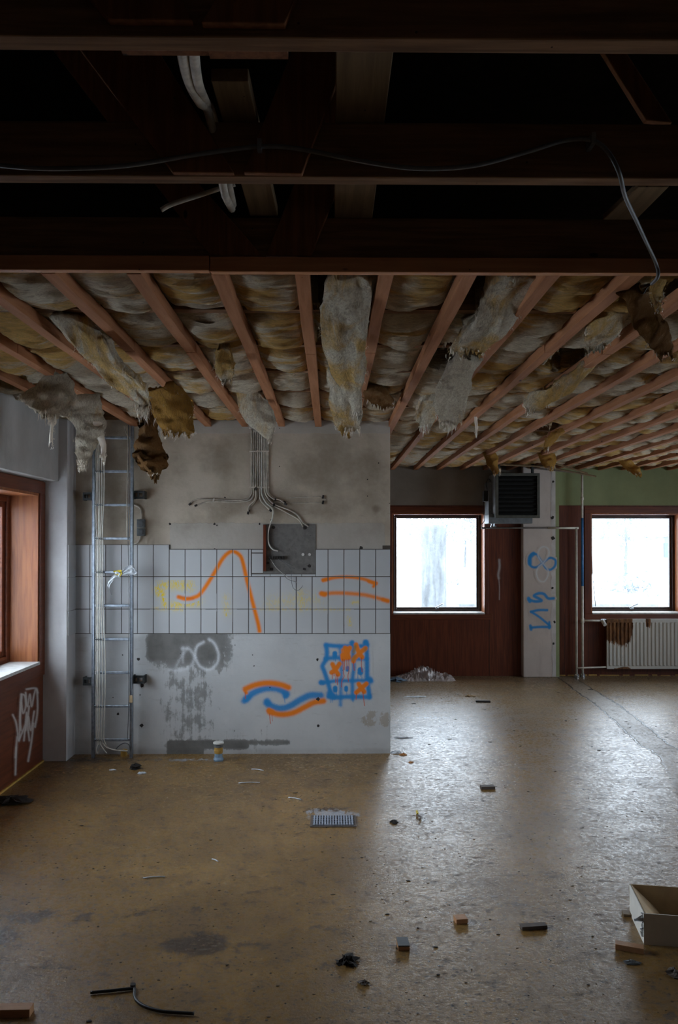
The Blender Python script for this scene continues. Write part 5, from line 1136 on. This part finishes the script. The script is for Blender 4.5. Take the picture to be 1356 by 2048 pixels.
r_ = random.Random(5); b = MB(); ring = []
for k in range(16):
    z = .03+(H_-.03)*k/15; q = fl+dy_*(.004+.01*(k % 3)); ring += [q+Vector((0, 0, z)), q+Vector((-r_.uniform(.004, .014)-(.028 if k in (10, 11, 12) else 0), -.001, z+r_.uniform(-.006, .006)))]
b.v = [tuple(v) for v in ring]; b.f = [(2*k, 2*k+1, 2*k+3, 2*k+2) for k in range(15)]
b.build('torn_paper', M['scrap'], t)
def block(px, py, size, rz, mat, label, cat='wood block', name='wood_block', lift=0, tilt=0):
    p = atZ(px, py); b = MB().obox((p.x, p.y, size[2]/2+lift), size, rz, tilt); return tag(b.build(name, M[mat], bevel=.0015), label, cat, 'offcuts on the floor' if cat == 'wood block' else None)
block(921, 1843, (.055, .05, .022), .15, 'block', 'small raw pine offcut on the floor, farthest of the blocks')
o = block(806, 1893, (.05, .075, .018), .02, 'block', 'small square offcut with a dark grey top face'); p = atZ(806, 1893); tp = MB().obox((p.x, p.y, .0205), (.05, .075, .005), .02).build('dark_top', M['grey_box'], o, bevel=.001)
block(1067, 1856, (.12, .035, .016), .12, 'tie', 'dark weathered stick lying between the pine blocks', name='wood_stick')
block(1259, 1900, (.115, .04, .024), -.38, 'block', 'long reddish pine offcut touching the cardboard box')
block(1262, 1830, (.075, .05, .012), -.2, 'plank_y', 'pale flat chip of wood just left of the cardboard box')
block(20, 2029, (.16, .045, .03), .02, 'block', 'pine block cut off by the left bottom corner of the view')
block(975, 1577, (.10, .05, .02), .05, 'tie', 'small grey piece of wood in the glossy middle of the floor')
block(966, 1404, (.16, .05, .015), -.1, 'dirt', 'black stick on the floor before the nearer back window', name='dark_stick')
t = cable('black_cable', [atZ(x, y, .008) for x, y in ((181, 1985), (215, 1982), (264, 1977), (269, 1980), (269, 1992), (276, 2004), (295, 2015), (330, 2023), (388, 2027))], .0062, 'cable_k', 'bent piece of black cable lying on the floor at lower left', 'cable', n=7)
MB().lathe(atZ(266, 1977, 0), [(.011, 0), (.011, .018)], 10).build('cable_end', M['cable_k'], t)
def lump(px, py, rx, ry, h, seed, mat, name, label, cat, res=14, spiky=.4, group=None):
    p = atZ(px, py); b = MB(); n = res; rings = 7
    for j in range(rings+1):
        v = j/rings; R_ = math.cos(v*math.pi/2)
        for i in range(n):
            th = 2*math.pi*i/n; k = 1+spiky*fbm(math.cos(th)*2+seed, math.sin(th)*2, v*2.5)*1.6
            b.v.append((p.x+rx*R_*k*math.cos(th), p.y+ry*R_*k*math.sin(th), max(.0005, h*math.sin(v*math.pi/2)*(1+spiky*fbm(i*.7, seed, v*2)) if j else .0005)))
    for j in range(rings):
        for i in range(n): b.f.append((j*n+i, j*n+(i+1) % n, (j+1)*n+(i+1) % n, (j+1)*n+i))
    b.f.append(tuple(range(n))[::-1]); b.f.append(tuple(rings*n+i for i in range(n)))
    return tag(b.build(name, M[mat], smooth=False), label, cat, group)
lump(20, 1604, .13, .09, .03, 3, 'dirt', 'black_rag', 'crumpled black rag by the left panelling', 'rag', 18, .7)
lump(270, 1537, .045, .04, .035, 5, 'dirt', 'dirt_clod', 'black clod near the foot of the cable ladder', 'clod', 10, .6)
lump(284, 1547, .035, .02, .012, 6, 'scrap', 'paper_scrap', 'white paper scrap beside the black clod', 'paper scrap')
lump(225, 1540, .03, .012, .006, 16, 'scrap', 'paper_scrap', 'thin white scrap left of the black clod', 'paper scrap')
lump(692, 1925, .03, .03, .018, 7, 'dirt', 'dirt_clod', 'spiky black tuft in the near floor, left of the square offcut', 'clod', 16, 1.2)
lump(729, 1968, .018, .014, .012, 8, 'tie', 'dirt_clod', 'small grey crumb nearest the viewer, left of the centre', 'clod', 9, .9)
lump(1348, 1949, .035, .025, .018, 9, 'tie', 'dirt_clod', 'grey crumbly lump at the right edge below the box', 'clod', 10, .8)
lump(1263, 1926, .03, .018, .01, 10, 'grey_box', 'dirt_clod', 'flat grey flake just below the reddish offcut', 'clod', 8, .6)
lump(787, 1645, .025, .03, .012, 11, 'dirt', 'dirt_clod', 'small dark crumb right of the floor drain', 'clod', 10, .8)
lump(793, 1506, .045, .03, .02, 12, 'scrap', 'paper_scrap', 'white paper scrap at the foot of the partition wall corner', 'paper scrap')
lump(806, 1510, .03, .02, .014, 13, 'orange', 'leaf_scrap', 'orange-brown scrap beside the corner of the partition wall', 'leaf')
lump(822, 1525, .02, .02, .008, 14, 'orange', 'leaf_scrap', 'tiny red-orange flake right of the partition wall corner', 'leaf')
lump(796, 1362, .12, .09, .035, 15, 'scrap_b', 'plastic_scrap', 'pale blue plastic scrap in front of the crumpled sheet', 'plastic scrap', 14, .9)
lump(830, 1394, .12, .04, .01, 17, 'scrap', 'paper_scrap', 'pale scrap on the floor before the nearer back window', 'paper scrap')
lump(808, 1476, .08, .03, .01, 18, 'scrap', 'paper_scrap', 'pale crumbs on the wet shiny floor near the partition corner', 'paper scrap')
lump(940, 1393, .06, .03, .02, 19, 'card_in', 'paper_scrap', 'small beige scrap before the middle of the back wall', 'paper scrap')
t = cable('yellow_twig', [atZ(x, y, .01) for x, y in ((834, 1622), (836, 1630), (842, 1634), (838, 1640))], .005, 'tie', 'bent twig with a yellow tip in the glossy floor patch', 'twig', n=4)
MB().tube([atZ(834, 1622, .012), atZ(835, 1628, .014)], .007, 6).build('yellow_tip', M['yel'], t)
for k, q in enumerate((((1015-477, 1540), (1050-525+0, 1541)), ((477, 1566), (520, 1565)), ((577, 1595), (602, 1599)), ((503, 1538), (527, 1541)), ((286, 1756), (330, 1753)), ((424, 1718), (436, 1723)))):
    if k == 0: continue
    cable('straw', [atZ(*q[0], .004), atZ((q[0][0]+q[1][0])/2, (q[0][1]+q[1][1])/2-1, .006), atZ(*q[1], .004)], .0035, 'scrap', ['', 'thin white sliver in mid floor below the pipe stub', 'thin white sliver left of the floor drain', 'thin white sliver nearest the tiled wall', 'thin white sliver at left of the lower floor', 'tiny white sliver left of the floor centre'][k], 'sliver', 'white slivers on the floor', n=3, seg=5)
p = atZ(248, 1512); tag(MB().lathe(p, [(.028, 0), (.028, .05), (.02, .055)], 14).build('yellow_pipe_end', M['yellow']), 'short yellow pipe end at the foot of the ladder', 'pipe')
# crumpled clear sheet in the corner by the back wall
cx0, cx1 = atZ(786, 1358), atZ(908, 1358)
b = MB(); nx, ny = 60, 22; r_ = random.Random(2)
for j in range(ny+1):
    for i in range(nx+1):
        u, v = i/nx, j/ny; env = max(.0, math.sin(math.pi*min(1, max(0, u)))**.5)*math.sin(math.pi*v)**.6
        hh = .13*(.6+.8*math.exp(-((u-.5)/.25)**2)+.5*math.exp(-((u-.9)/.07)**2)); rid = 1-abs(fbm(u*9, v*5, 4, 3))*2
        b.v.append((cx0.x+(cx1.x-cx0.x)*u+.03*fbm(v*6, u*6, 1), 9.93+.36*v+.02*fbm(u*8, v*6, 8), .002+max(0, env*hh*max(.25, rid)+env*.02*fbm(u*30, v*16, 9))))
b.f = [(j*(nx+1)+i, j*(nx+1)+i+1, (j+1)*(nx+1)+i+1, (j+1)*(nx+1)+i) for j in range(ny) for i in range(nx)]
tag(b.build('plastic_sheet', M['bag']), 'crumpled clear plastic sheet lying below the nearer back window', 'plastic sheet')
# uncountable crumbs scattered over the floor
b = MB(); r_ = random.Random(77)
for k in range(1500):
    y = 2.6+(7.6*r_.random()**1.1); x = r_.uniform(-2.2, min(4.4, y*.46+.2)) if y < YP else r_.uniform(xr+.05, min(5, y*.46))
    if y > YP-.05 and x < xr+.05: continue
    s = r_.uniform(.0012, .0035)*(1+y*.08)*(2.0 if r_.random() < .05 else 1); a_ = r_.uniform(0, 3.14); e = r_.uniform(1, 3.0)
    b.prism([Vector((x+s*e*r_.uniform(.5, 1)*math.cos(a_+q)*(1 if abs(math.cos(q)) > .5 else .5), y+s*r_.uniform(.5, 1)*math.sin(a_+q), 0.0003)) for q in (0, 1.3, 2.4, 3.5, 4.6)], (0, 0, s*.35))
o = b.build('floor_crumbs', M['dirt']); tag(o, 'small dark crumbs and grit scattered over the worn floor', 'debris', kind='stuff')
